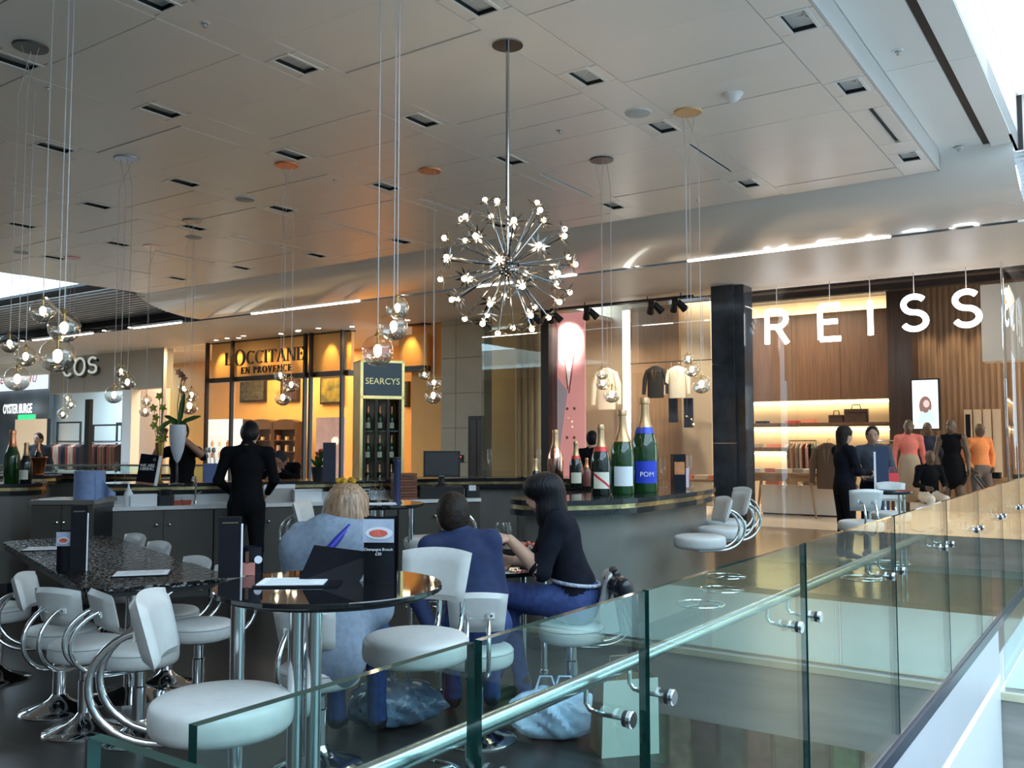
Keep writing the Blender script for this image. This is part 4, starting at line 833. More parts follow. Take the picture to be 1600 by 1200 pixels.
FG = mat('foil_gold',(.56,.36,.20),.36,.9); FR = mat('foil_red',(.55,.05,.05),.35,.5); FBL = mat('foil_blue',(.05,.08,.5),.35,.5); FCU = mat('foil_copper',(.70,.30,.16),.28,1); LW = mat('label_cream',(.72,.70,.58),.6); LBL = mat('label_blue',(.02,.05,.55),.5); SASH = mat('sash_red',(.6,.02,.05),.5)
bottle(939,774,664,1.1,'large green champagne bottle with red diagonal sash label',FG,LW,DG,SASH,FR)
bottle(973,772,641,1.1,'very large green champagne bottle with plain white label',FG,mat('label_white',(.75,.78,.82),.6),GB_,None,FG)
bottle(1008,769,622,1.1,'tallest green champagne bottle with blue label',FG,LBL,GB_,None,FBL,txt='POM')
bottle(837,776,717,1.1,'small champagne bottle with white label on the counter nose',FG,LW,DG)
bottle(900,762,690,1.1,'green champagne bottle half hidden behind the dark haired woman',FG,LW,DG,None,FR)
bottle(868,758,672,1.1,'shiny rose gold champagne bottle left of the pink banner',FG,None,mat('rose_gold',(.75,.45,.36),.15,1))
bottle(917,760,716,1.1,'slim pinkish bottle beside the sash label bottle',FCU,None,mat('rose_glass',(.25,.10,.08),.1))
bottle(0,0,0,0,'green champagne bottle with orange foil on the left counter',FCU,None,GB_,p=Vector((-5.22,9.52,1.1)),hh=.55)
bottle(0,0,0,0,'smaller dark champagne bottle on the left counter',FG,LW,DG,p=Vector((-5.02,9.42,1.1)),hh=.42)
def flute(px,py,z,h,label,cat='glass'):
    p = pz(px,py,z); t = thing('champagne_flute',label,cat,p)
    MB().lathe([(.035,0),(.03,.004),(.005,.012),(.004,h*.42)],14).build('stem',CLEAR,t,True); MB().lathe([(.004,h*.42),(.022,h*.52),(.030,h*.72),(.027,h)],14,cap=False).build('bowl',CLEAR,t,True); return t
flute(765,747,1.1,.34,'empty champagne flute alone on the back bar counter'); flute(842,747,1.1,.34,'empty champagne flute right of the small bottle')
flute(180,755,1.1,.22,'left of two small glasses by the hiring sign'); flute(194,755,1.1,.22,'right of two small glasses by the hiring sign')
flute(1078,760,1.1,.30,'clear flute right of the dark gift box'); flute(1036,762,1.1,.28,'clear flute between blue label bottle and gift box')
for i,(x,y) in enumerate(((552,768),(561,764),(571,766),(580,763),(588,768),(597,764))):
    p = bpx(x,.26+.09*(i%2)); t = thing('wine_glass','upturned wine glass on the worktop behind the blonde woman, %s from left' % ordn[i],'glass',p,0,'wine glasses on the worktop')
    MB().lathe([(.035,0),(.048,.05),(.04,.10),(.012,.13),(.004,.14),(.004,.19),(.034,.2)],14,cap=False).build('bowl',CLEAR,t,True); MB().lathe([(.034,.2),(.035,.204)],14).build('foot',CLEAR,t)
p = pz(1060,764,1.1); t = thing('gift_box','tall dark gift box with orange picture panel on the counter','box',p,.1); hx = 54*p.y/F; wx = 19*p.y/F/2; MB().box(-wx,-wx,0,wx,wx,hx).build('carton',INK,t); MB().box(-wx*.9,-wx-.002,hx*.42,wx*.8,-wx,hx*.78).build('picture',mat('orange_print',(.55,.20,.07),.5,noise=(20,.3)),t); MB().box(wx,-wx*.8,hx*.05,wx+.03,wx*.8,hx*.6).build('card',mat('pink_card',(.7,.5,.6),.6),t)
# copper bucket with bottle
p = Vector((-6.05,11.62,1.1)); t = thing('ice_bucket','copper ice bucket on the distant counter','ice bucket',p); MB().lathe([(.07,0),(.075,.01),(.085,.05),(.11,.21),(.125,.225),(.118,.235),(.10,.21),(.07,.03)],24,cap=False).build('bucket',FCU,t,True); MB().lathe([(.08,0),(.085,.012),(.06,.02)],20).build('foot',FCU,t)
bottle(0,0,0,0,'small bottle leaning in the copper ice bucket',FCU,None,DG,p=p+Vector((.0,.02,.04)),hh=.38)
# white goblet vase with leaves, gold vase with flowers
p = pz(276,757,1.1); vz = thing('goblet_vase','tall white goblet shaped vase on a slim stem','vase',p)
MB().lathe([(.075,0),(.07,.008),(.012,.02),(.010,.22)],24).build('stem',CLEAR,vz,True)
MB().lathe([(.010,.22),(.03,.25),(.06,.34),(.078,.45),(.083,.53),(.078,.60),(.072,.60),(.07,.50),(.04,.33)],28,cap=False).build('bowl',mat('white_ceramic',(.62,.62,.68),.12),vz,True)
LEAF = mat('leaf_green',(.05,.12,.025),.4,noise=(8,.3))
def leaf(path, w_, par, m, name='leaf'):
    b = MB(); n = len(path); vs = []
    for i,q in enumerate(path):
        q = Vector(q); t_ = (Vector(path[min(i+1,n-1)])-Vector(path[max(i-1,0)])).normalized(); sd = t_.cross(Vector((0,-1,.3))).normalized(); ww_ = w_*math.sin(math.pi*min(.97,(i+.35)/(n-.3)))
        vs += [q-sd*ww_, q+Vector((0,.01,-.004)), q+sd*ww_]
    return b.add(vs,[f for i in range(n-1) for f in ((3*i,3*i+1,3*i+4,3*i+3),(3*i+1,3*i+2,3*i+5,3*i+4))]).build(name,m,par,True)
for pth,w_ in ((((0,0,.58),(.02,0,.68),(.04,0,.82),(.055,.0,.93)),.030),(((0,0,.58),(.08,-.02,.64),(.17,-.03,.67),(.24,-.04,.685)),.026),(((0,0,.58),(-.07,0,.64),(-.13,-.02,.60),(-.17,-.02,.54)),.028),(((0,.02,.58),(-.04,.04,.64),(-.12,.04,.68),(-.16,.05,.69)),.022)): leaf(pth,w_,vz,LEAF)
MB().tube([(0,0,.55),(-.01,0,.8),(.015,0,1.0),(.04,.0,1.12)],.004,6).tube([(0,0,.55),(.03,0,.85),(.02,0,1.02),(.05,0,1.08)],.004,6).build('flower_stem',LEAF,vz)
ORC = mat('orchid_pink',(.55,.25,.16),.5,noise=(12,.4))
for x,z in ((.03,1.1),(.055,1.07),(.0,1.13)):
    for k in range(5): a = k*1.257; leaf([(x,-.01,z),(x+.02*math.cos(a),-.015,z+.02*math.sin(a)),(x+.038*math.cos(a),-.02,z+.038*math.sin(a))],.014,vz,ORC,'petal')
p = pz(248,755,1.1); gv = thing('flower_vase','slim gold vase holding yellow green flowers','vase',p)
MB().lathe([(.05,0),(.045,.01),(.02,.03),(.025,.15),(.04,.34),(.045,.42),(.04,.42),(.03,.3)],20,cap=False).build('vase',BRASS,gv,True)
YG = mat('yellow_green_petal',(.42,.44,.08),.5,noise=(10,.3))
for x,z in ((-.005,.46),(.0,.56),(-.06,.60),(-.04,.68),(-.07,.78),(.03,.78),(-.01,.90),(.05,.47)):
    MB().tube([(0,0,.36),(x*.6,0,z*.75),(x,0,z)],.003,5).build('flower_stem',LEAF,gv)
    for k in range(5): a = k*1.257+x*30; leaf([(x,-.01,z),(x+.022*math.cos(a),-.02,z+.022*math.sin(a)),(x+.045*math.cos(a),-.012,z+.045*math.sin(a))],.016,gv,YG,'petal')
# sign on the back bar
p = pz(226,757,1.1); hs = 47*p.y/F; t = thing('counter_sign','black counter sign with white lettering leaning on the back bar','sign',p,-.15); M = Matrix.Rotation(-.12,4,'X') @ Matrix.Rotation(.10,4,'Y')
MB().box(-.10,0,0,.10,.015,hs,M).build('board',INK,t); MB().box(.10,-.002,0,.108,.05,hs,M).build('edge',PAPER,t); MB().box(-.10,-.004,0,.10,0,.022,M).build('strip',mat('brown_strip',(.4,.2,.12),.5),t)
for i,(s,q) in enumerate((('WE ARE',.58),('HIRING',.47))): o = text('print',s,.045,PAPER,t,(0,-.006-.12*hs*q*0,hs*q)); o.location = M @ Vector((0,-.006,hs*q))
MB().lathe([(.018,0),(.018,.003)],16,M @ Matrix.Translation((.06,-.001,hs*.85)) @ Matrix.Rotation(math.pi/2,4,'X')).build('emblem',STEEL,t)
p = pz(332,754,1.1); t = thing('utensil_tub','blue plastic tub with utensils on the back bar','tub',p); MB().bbox(-.085,-.06,0,.085,.06,.20,.02).build('tub',mat('blue_plastic',(.16,.22,.45),.4,noise=(3,.1)),t)
for k,x in enumerate((-.05,-.02,.02,.03)): MB().tube([(x,0,.15),(x-.01,0,.25),(x-.02,0,.32)],.004,6).sphere((x-.02,0,.34),(.018,.006,.03),8,6).build('utensil',STEEL,t)
p = pz(497,753,1.1); t = thing('potted_plant','black pot with red flowers on the back bar','plant',p); MB().lathe([(.055,0),(.075,.15),(.08,.16),(.07,.16),(.06,.12)],20,cap=True).build('pot',BLACK,t,True)
RF = mat('red_petal',(.6,.06,.02),.5,noise=(20,.3))
for k in range(16):
    a = random.uniform(0,6.28); r = random.uniform(.02,.10); z = random.uniform(.2,.34); q = (r*math.cos(a),r*math.sin(a),z); leaf([(0,0,.14),(q[0]*.6,q[1]*.6,z*.85),q],.018,t,LEAF)
    if k % 2: MB().sphere(q,(.02,.02,.016),8,6).build('flower',RF,t,True)
p = pz(514,755,1.1); t = thing('menu_box','upright dark blue menu board on the back bar','menu',p,.1); MB().box(-.065,0,0,.065,.03,.42).build('board',mat('navy_board',(.02,.025,.05),.4),t); MB().box(-.08,-.03,0,.08,.06,.012).build('foot',BLACK,t)
# worktop goods
t = thing('squeeze_bottle','white squeeze bottle at the left end of the worktop','bottle',bpx(204,.12)); MB().lathe([(.04,0),(.04,.13),(.015,.16),(.008,.2),(.004,.22)],16).build('body',PAPER,t,True); MB().lathe([(.03,.155),(.03,.165)],12).build('collar',PAPER,t)
t = thing('white_carton','open white carton on the worktop beside the squeeze bottle','box',bpx(228,.10),ang); MB().box(-.12,-.06,0,.12,.06,.09).build('carton',PAPER,t); MB().box(-.12,-.06,.09,.12,-.055,.12).build('flap',PAPER,t)
t = thing('espresso_grinder','black appliance on the worktop left of the tap','appliance',bpx(262,.12),ang); MB().bbox(-.08,-.08,0,.08,.08,.10,.03).build('body',BLACK,t); MB().lathe([(.05,.10),(.06,.15),(.055,.155)],16).build('lid',BLACKM,t)
for i,x in enumerate((279,294)): t = thing('garnish_tub','red garnish tub on the worktop, %s one' % ('left','right')[i],'tub',bpx(x,.12),ang); MB().bbox(-.045,-.04,0,.045,.04,.05,.01).build('tub',mat('red_tub',(.42,.05,.03),.4),t); MB().bbox(-.048,-.043,.05,.048,.043,.056,.01).build('lid',STEEL,t)
t = thing('tap','chrome swan neck tap on the worktop','tap',bpx(308,.3)); MB().tube([(0,0,0),(0,0,.22),(0,-.03,.27),(0,-.08,.27),(0,-.10,.23)],.011,10).build('spout',CHROME,t,True); MB().lathe([(.025,0),(.022,.03)],14).build('base',CHROME,t); MB().tube([(.02,0,.1),(.06,0,.12)],.006,6).build('lever',CHROME,t)
t = thing('paper_carton','wide pale carton behind the waiter on the worktop','box',bpx(437,.3),ang); MB().box(-.16,-.06,0,.16,.06,.16).build('carton',mat('grey_card',(.42,.40,.38),.6),t); MB().box(-.16,-.065,.14,.16,-.06,.18).build('flap',PAPER,t)
t = thing('napkin_box','white box on the worktop next to the stool back','box',bpx(482,.15),ang); MB().box(-.14,-.07,0,.14,.07,.12).build('box',PAPER,t); MB().box(-.15,-.08,.12,.15,.08,.13).build('lid',PAPER,t)
p = bpx(541,.25); t = thing('fruit_bowl','white bowl of lemons above the blonde woman\'s head','bowl',p); MB().lathe([(.06,0),(.12,.10),(.135,.17),(.13,.17),(.10,.08)],24,cap=False).lathe([(.06,0),(.06,.004)],20).build('bowl',PAPER,t,True)
LEM = mat('lemon_yellow',(.72,.42,.02),.45,noise=(40,.1))
for k,(x,y,z) in enumerate(((-.085,-.03,.20),(0,-.075,.20),(.085,-.03,.20),(-.045,.055,.21),(.05,.06,.21))):
    o = MB().lathe([(.001,-.05),(.015,-.042),(.034,-.02),(.038,0),(.034,.02),(.015,.042),(.001,.05)],14).build('lemon',LEM,smooth=True); o.location = p+Vector((x,y,z)); o.rotation_euler = (0,1.4,1.57+.1*k); tag(o,'yellow lemon in the white bowl, %s' % ('front left','front middle','front right','back left','back right')[k],'lemon','lemons in the bowl')
t = thing('menu_tin','small dark tin with printed white panel on the worktop','tin',bpx(572,.05),ang); MB().bbox(-.05,-.04,0,.05,.04,.15,.01).build('tin',INK,t); MB().box(-.042,-.043,.02,.042,-.04,.13).build('panel',mat('grey_print',(.35,.38,.42),.6),t)
for i in range(3): MB().box(-.03,-.0445,.035+.032*i,.03,-.043,.050+.032*i).build('printed_line',INK,t)
p = pz(640,783,.9); t = thing('menu_stack','stack of brown leather menus beside the till','menus',bpx(630,.2),ang)
for k in range(9): MB().box(-.12+random.uniform(-.006,.006),-.15,.032*k,.12,.08,.032*k+.027).build('menu',mat('brown_leather%d' % (k%2),((.22,.07,.03),(.16,.05,.025))[k%2],.45,noise=(10,.2)),t)
p = bpx(690,.22); t = thing('till','black till screen on a cash drawer','till',p,.12)
MB().box(-.24,-.18,0,.24,.18,.13).build('cash_drawer',BLACK,t); MB().lathe([(.11,.13),(.10,.145),(.04,.16),(.035,.24)],20).build('stand',BLACK,t,True)
hz_ = 58*p.y/F*1.0; sc_ = MB().box(-.205,-.06,.235,.205,-.015,.235+.29).build('screen',BLACK,t); MB().box(-.185,-.063,.258,.185,-.06,.505).build('display',mat('screen_grey',(.055,.055,.06),.25),sc_); MB().box(-.03,-.0615,.243,.03,-.06,.249).build('badge',STEEL,sc_)
t = thing('receipt_printer','small black receipt printer right of the till','printer',bpx(738,.18),.1); MB().bbox(-.08,-.08,0,.08,.08,.12,.02).build('body',BLACK,t); MB().box(-.04,-.085,.08,.04,-.07,.14).build('receipt',PAPER,t)
# cabinet-top goods
p = Vector((-3.93,8.5,1.0)); t = thing('paper_roll','large blue paper towel roll with a loose end','paper roll',p); MB().lathe([(.03,0),(.135,0),(.135,.26),(.03,.26)],32).build('roll',mat('blue_paper',(.22,.30,.52),.7,noise=(20,.1)),t,True)
MB().grid(lambda s,q: (.10+.17*s, -.10+.05*s+.03*math.sin(6*s), .22*(1-q)*(1-.75*s)+.004+.03*s*q),10,6).build('loose_sheet',MATS['blue_paper'],t,True)
t = thing('paper_sheet','white sheet lying on the grey service cabinet','paper',Vector((-4.20,8.42,1.0)),.3); MB().box(-.12,-.09,.0,.12,.09,.004).build('sheet',PAPER,t); MB().box(-.12,-.09,.004,.0,.02,.007).build('fold',PAPER,t)
# brass champagne cabinet
p = pd(596,757,11.75); cb = thing('champagne_cabinet','tall brass framed champagne cabinet with black name panel','cabinet',(p.x,p.y,0),math.radians(22))
ZT = 1.53+(690-563)/F*11.75; hw = .29
MB().box(-hw,.0,0,-hw+.02,.42,ZT).box(hw-.02,0,0,hw,.42,ZT).box(-hw,.40,0,hw,.42,ZT).box(-hw,0,ZT-.02,hw,.42,ZT).box(-hw,0,0,hw,.42,.9).build('body',BRASS,cb)
MB().box(-hw,-.02,ZT-.03,hw,0,ZT).box(-hw,-.02,.9,-hw+.035,0,ZT).box(hw-.035,-.02,.9,hw,0,ZT).box(-hw,-.02,ZT-.50,hw,0,ZT-.46).build('front_frame',mat('bright_brass',(.9,.68,.28),.25,1,emit=(1,.8,.4),estr=.05),cb)
nm = MB().box(-hw+.035,-.012,ZT-.46,hw-.035,-.004,ZT-.03).build('name_panel',TOPB,cb); text('print','SEARCYS',.115,GOLD,nm,(0,-.016,ZT-.31),ext=.003)
for k in range(4): MB().box(-hw+.04+k*.158,-.0,.9,-hw+.075+k*.158,.03,ZT-.5).build('divider',DKFRAME,cb)
MB().box(-hw+.03,.30,.9,hw-.03,.31,ZT-.5).build('back_panel',mat('cabinet_brown',(.10,.07,.04),.3,.4),cb)  # back panel in plain dark brown
for z in (.9,1.28,1.66): MB().box(-hw+.03,.02,z,hw-.03,.38,z+.012).build('shelf',CLEAR,cb)
for r in range(3):
    for k in range(3):
        q = Vector((-.135+.158*k-.012,.16,0)); q.rotate(Euler((0,0,math.radians(22)))); bottle(0,0,0,0,'champagne bottle in the brass cabinet, %s shelf, %s' % (('lower','middle','upper')[r],('left','middle','right')[k]),(FG,FG,FCU)[r],LW,GB_ if r else DG,p=Vector((p.x+q.x,p.y+q.y,(.913,1.293,1.673)[r])),hh=.32)
# navy tube on the far high table
t = thing('menu_tube','slim dark blue upright menu holder on the far round table','menu',Vector((T2.x+.16,T2.y+.02,1.05))); MB().lathe([(.04,0),(.04,.01),(.027,.012),(.027,.30),(.03,.31),(.03,.34),(.02,.345)],20).build('tube',mat('navy_metal',(.07,.08,.18),.25,.6),t,True); MB().lathe([(.03,.345),(.028,.36)],16).build('cap',BLACK,t)
t = thing('paper_sheet','pale menu sheet lying on the far round table','paper',Vector((T2.x+.02,T2.y-.12,1.05)),.2); MB().box(-.15,-.08,0,.15,.08,.003).build('sheet',PAPER,t); MB().box(-.15,.07,.003,.15,.08,.006).build('fold',PAPER,t)
# ================================================================== TABLE GOODS
def tall_menu(loc, h, label, rz=0, tw=.10):
    t = thing('menu_holder',label,'menu',loc,rz); MB().box(-tw/2,0,.0,tw/2,.012,h).build('cover',INK,t); MB().box(-tw/2,.03,0,tw/2,.042,h).build('cover',INK,t)
    MB().box(-tw/2+.008,.012,.0,tw/2+.006,.03,h*.88).build('pages',PAPER,t); MB().box(-tw*.36,-.001,h*.90,tw*.36,0,h*.92).build('print',mat('bronze_print',(.12,.09,.06),.5),t); return t
FOOD = mat('food_red',(.55,.10,.07),.5,noise=(30,.5)); PLATE = mat('plate_print',(.70,.70,.78),.5); ROSE = mat('rose_print',(.45,.17,.14),.5,noise=(8,.2))
def tent_card(loc, w_, h, label, rz, txt=None, rose=False):
    t = thing('menu_card',label,'menu card',loc,rz); n = 8
    for sd,y in ((1,0.0),(-1,.05)):
        MB().grid(lambda s,q: (w_*(s-.5), y+.012*math.sin(math.pi*s)*(1 if sd < 0 else -1), h*q-.02*h*math.sin(math.pi*s)*q),n,4).build('sheet',INK,t,True)
    yb = -.0145
    if not rose: 
        MB().box(-w_/2,yb-.0005,h*.62,w_/2,yb+.0015,h*.97).build('photo',mat('photo_blue',(.42,.46,.58),.5,noise=(9,.3)),t)
        MB().lathe([(1,0),(1,.003)],24,Matrix.Translation((w_*.02,yb+.001,h*.76)) @ Matrix.Diagonal((w_*.44,1,h*.09,1)) @ Matrix.Rotation(math.pi/2,4,'X')).build('printed_plate',PLATE,t); MB().lathe([(1,0),(1,.003)],20,Matrix.Translation((w_*.0,yb-.001,h*.76)) @ Matrix.Diagonal((w_*.30,1,h*.055,1)) @ Matrix.Rotation(math.pi/2,4,'X')).build('printed_food',FOOD,t)
    else: 
        MB().box(-w_/2,yb-.0005,0,w_*.2,yb+.001,h*.45).build('print_block',ROSE,t); MB().box(-w_*.3,yb-.001,h*.42,-w_*.12,yb+.001,h*.85).build('printed_bottle',mat('bottle_print',(.10,.035,.02),.5),t); MB().lathe([(.014,0),(.014,.003)],16,Matrix.Translation((w_*.36,yb+.002,h*.55)) @ Matrix.Rotation(math.pi/2,4,'X')).build('printed_plate',PLATE,t)
    if txt:
        for s,zq,sz in txt: text('print',s,sz,PAPER,t,(0,yb-.001,h*zq),ext=.0004)
    return t
def on(px, py, z): return pz(px,py,z)
t = tall_menu(on(358,903,1.05),.212,'tall closed black menu standing on the round table edge',.25,.075)
tent_card(on(393,898,1.05),.068,.10,'small tent card with rose print on the round table',.15,rose=True)
tent_card(on(592,912,1.05),.105,.225,'large brunch flyer with a photographed plate on the round table',-.05,(('Champagne Brunch',.50,.0125),('£30',.43,.014)))
p = on(470,912,1.05); t = thing('open_menu','open black menu with white page on the round table','menu',p,.06)
MB().box(-.145,-.085,.0,.135,.09,.006).build('back_cover',INK,t); MB().box(-.135,-.07,.006,.085,.08,.009).build('page',PAPER,t); 
M = Matrix.Translation((.135,.0,.004)) @ Matrix.Rotation(math.radians(-62),4,'Y') @ Matrix.Rotation(.25,4,'X')
for k in range(5): MB().box(-.11,.055-.026*k,.0091,.05-.02*(k%2),.058-.026*k,.0096).build('printed_line',mat('grey_ink',(.3,.3,.33),.6),t)
q = p+Vector((.13,.045,0)); t = thing('open_menu','raised black menu cover standing half open on the round table','menu',q,.05)
b = MB(); 
b.add([(-.15,.0,.0),(.06,.0,.0),(.115,.02,.095),(-.11,.09,.115),(-.15,.004,.0),(.06,.004,.0),(.115,.024,.095),(-.11,.094,.115)],[(0,1,2,3),(7,6,5,4),(0,4,5,1),(1,5,6,2),(2,6,7,3),(3,7,4,0)]); b.build('cover',INK,t)
b = MB(); b.add([(.062,.0,.0),(.112,.03,.004),(.117,.022,.093),(.062,.004,.004),(.112,.034,.004),(.117,.026,.093)],[(0,1,2),(5,4,3),(0,3,4,1),(1,4,5,2),(2,5,3,0)]); b.build('spine_edge',mat('page_edge',(.45,.47,.52),.5),t)
for k in range(3): MB().box(.06,.02,.002+.004*k,.15-.01*k,.12,.005+.004*k).build('page',PAPER,t)
t = tall_menu(on(121,893,.74),.40,'tall black menu with white pages on the long table',.3,.09)
tent_card(on(99,892,.74),.085,.245,'dark tent card with plate picture on the long table',.1)
for i,(x,y,l) in enumerate(((222,897,'white menu sheet on a black clipboard, near end of the long table'),(75,858,'white menu sheet on a black clipboard, far end of the long table'))):
    t = thing('clipboard_menu',l,'menu',on(x,y,.74),LA+1.2); MB().box(-.16,-.115,0,.16,.115,.006).build('board',INK,t); MB().box(-.15,-.1,.006,.15,.1,.009).build('sheet',PAPER,t)
    for k in range(5): MB().box(-.12,-.07+.03*k,.009,.10,-.066+.03*k,.0094).build('printed_line',mat('grey_ink',(.3,.3,.33),.6),t)
# low table: cocktail, napkins, phone, paper
p = on(787,880,.74); t = thing('cocktail_glass','large wine glass with red drink on the low table','glass',p); MB().lathe([(.04,0),(.036,.005),(.005,.012),(.0045,.11)],20).build('stem',CLEAR,t,True); MB().lathe([(.0045,.11),(.04,.135),(.058,.18),(.055,.23),(.045,.265)],24,cap=False).build('bowl',CLEAR,t,True); MB().lathe([(.004,.114),(.036,.138),(.054,.18),(.001,.182)],20).build('drink',mat('red_drink',(.55,.03,.03),.15),t,True)
p = on(762,868,.74); t = thing('napkin','crumpled red napkin on the low table','napkin',p); b = MB(); b.grid(lambda s,q: (.26*(s-.5), .16*(q-.5), .02+.10*abs(math.sin(5*s+2*q))*(1-abs(2*s-1))*(.6+.4*math.sin(7*q))),14,10); b.build('cloth',mat('red_cloth',(.60,.09,.05),.7,noise=(9,.25)),t,True); MB().box(-.05,-.04,.10,.02,.0,.115).build('paper_tip',PAPER,t)
p = on(806,868,.74); t = thing('serving_cloche','shiny steel dish with red berries on the low table','dish',p); MB().lathe([(.10,.0),(.14,.05),(.145,.06),(.12,.09),(.06,.11),(.001,.113)],28).build('dish',CHROME,t,True)
for k in range(5): MB().sphere((-.02+.035*k,-.10,.085+.012*(k%2)),.016,8,6).build('berry',FOOD,t,True)
t = thing('phone','dark phone on the low table','phone',on(824,886,.74),.1); MB().bbox(-.05,-.03,0,.05,.03,.011,.008).build('body',INK,t); MB().box(-.043,-.026,.011,.043,.026,.0116).build('display',TOPB,t)
t = thing('paper_sheet','white paper under the dark haired woman\'s arm on the low table','paper',on(843,878,.74),.5); MB().box(-.10,-.06,0,.10,.06,.003).build('sheet',PAPER,t); MB().box(-.10,.05,.003,.10,.06,.005).build('fold',PAPER,t)
# ================================================================== BAGS ON THE FLOOR
def lump(name, label, cat, loc, sx, sy, sz, m, seed, rz=0, extra=None):
    rnd = np.random.RandomState(seed); ph = rnd.uniform(0,6.28,8); t = thing(name,label,cat,loc,rz); b = MB()
    def f(s,q):
        a = 2*math.pi*s; e = math.pi*q; r = 1+.16*math.sin(3*a+ph[0])*math.sin(e)+.10*math.sin(7*a+5*q+ph[1])*math.sin(e)+.05*math.sin(13*a+27*q+ph[2])*math.sin(e)+.035*math.sin(23*a-31*q+ph[4])*math.sin(e)
        z = (1-math.cos(e))/2; return (sx*r*math.sin(e)**.6*math.cos(a), sy*r*math.sin(e)**.6*math.sin(a), sz*z*(1+.12*math.sin(5*a+ph[3])*math.sin(e)))
    b.grid(f,56,26).build('bag',m,t,True)
    for s in (-1,1): MB().tube([(s*.05-.06,0,sz*.9),(s*.05-.03,.02,sz*1.25),(s*.05+.03,.02,sz*1.25),(s*.05+.06,0,sz*.9)],.006,6).build('handle',m,t)
    return t
PLASTIC = mat('blue_white_plastic',(.42,.52,.68),.22,noise=(9,.35),bump=(.4,.01)); DPLAST = mat('dark_plastic',(.05,.07,.12),.2,noise=(7,.6),col2=(.16,.22,.32),bump=(.4,.01))
q = lump('plastic_bag','crumpled pale blue plastic bag on the floor behind the glass','bag',pz(868,1150,0),.22,.17,.24,PLASTIC,3)
lump('plastic_bag','dark shiny plastic bag under the round table','bag',pz(612,1130,0),.24,.2,.22,DPLAST,5)
p = pz(972,1172,0); t = thing('paper_bag','brown and white paper shopping bag on the floor','shopping bag',p,.25)
KR = mat('kraft_paper',(.26,.18,.10),.7,noise=(6,.15)); b = MB(); b.add([(-.14,-.09,0),(.16,-.09,0),(.16,.09,0),(-.14,.09,0),(-.12,-.07,.36),(.17,-.06,.36),(.17,.06,.36),(-.12,.07,.36)],[(0,3,2,1),(2,3,7,6)]); b.build('bag',KR,t)
MB().add([(-.14,-.09,0),(.16,-.09,0),(.17,-.06,.36),(-.12,-.07,.36)],[(0,1,2,3)]).build('front_sheet',mat('pale_paper',(.52,.54,.48),.6),t); MB().add([(-.14,.09,0),(-.14,-.09,0),(-.12,-.07,.36),(-.12,.07,.36)],[(0,1,2,3)]).build('side_sheet',KR,t); MB().add([(.16,-.09,0),(.16,.09,0),(.17,.06,.36),(.17,-.06,.36)],[(0,1,2,3)]).build('side_sheet',KR,t)
for s in (-1,1): MB().tube([(-.05,s*.06,.35),(-.04,s*.05,.45),(.06,s*.05,.45),(.08,s*.06,.35)],.005,6).build('handle',KR,t)
# leather jacket over the chair of the dark haired woman
# ================================================================== CLOTHES IN THE SHOPS
def cloth_mat(i): 
    C = [(.10,.06,.035),(.015,.014,.016),(.36,.29,.20),(.30,.16,.08),(.05,.07,.045),(.22,.05,.04),(.45,.40,.34),(.02,.03,.06),(.55,.30,.24),(.16,.11,.07)]
    return mat('cloth_%d' % (i % 10), C[i % 10], .85, noise=(40,.15), bump=(.2,.003))
def hung(loc, L, m, label, group, rz, th=.055):
    t = thing('garment',label,'garment',loc,rz,group); b = MB(); o = [(-.22,-.10),(-.21,-L),(.21,-L),(.22,-.10),(.10,-.02),(.04,.0),(-.04,0),(-.10,-.02)]; n = len(o)
    vs = [(-th/2+.012*math.sin(3*y+i),y,z) for i,(y,z) in enumerate(o)]+[(th/2+.012*math.sin(5*y+i),y,z) for i,(y,z) in enumerate(o)]
    b.add(vs,[tuple(range(n))[::-1],tuple(range(n,2*n))]+[(i,(i+1)%n,n+(i+1)%n,n+i) for i in range(n)]).build('cloth',m,t); MB().tube([(0,0,0),(0,0,.05),(0,.02,.075),(0,.035,.06)],.004,5).build('hanger_hook',CHROME,t); return t
def rail(x0, x1, v, z, n, L, label, gname, off, m0=0, cols=None, legs=True):
    u0,u1 = fu(x0,690,v)[0], fu(x1,690,v)[0]; t = thing('clothes_rail',label,'clothes rail',W(u0,v,0),RZ); MB().cyl((-.05,0,z),(u1-u0+.05,0,z),.014,n=10).build('bar',CHROME,t)
    for u in (-.04,u1-u0+.04): MB().cyl((u,0,0),(u,0,z),.014,n=8).build('upright',CHROME,t); 
    for i in range(n):
        u = u0+(u1-u0)*(i+.5)/n; hung(W(u,v,z-.065),L*random.uniform(.92,1.06),cols[i % len(cols)] if cols else cloth_mat(i*off+m0),'%s, %s from the left' % (gname,(ordn+['ninth','tenth','eleventh','twelfth','thirteenth','fourteenth','fifteenth','sixteenth'])[i]),gname+' row',RZ+random.uniform(-.25,.25))
rail(1236,1272,20.2,1.55,9,.85,'chrome clothes rail under the lit shelves','garment on the rail under the lit shelves',3,0)
rail(1086,1113,19.8,1.50,8,.85,'chrome clothes rail left of the black pillar','green or dark garment on the rail left of the pillar',0,4,[cloth_mat(4),cloth_mat(4),cloth_mat(1),cloth_mat(4)])
rail(1375,1396,18.9,1.55,5,.95,'chrome clothes rail behind the standing couple','dark garment on the rail behind the couple',1,0,[cloth_mat(1),cloth_mat(0),cloth_mat(3)])
rail(80,134,18.0,1.50,14,.9,'black clothes rail in the left white shop','garment on the left white shop rail',3,5,[cloth_mat(7),cloth_mat(1),cloth_mat(5),cloth_mat(8),cloth_mat(6),cloth_mat(5)])
rail(143,192,18.4,1.50,12,.9,'second clothes rail in the white shop','red or dark garment on the right white shop rail',1,5,[cloth_mat(5),cloth_mat(9),cloth_mat(5),cloth_mat(1)])
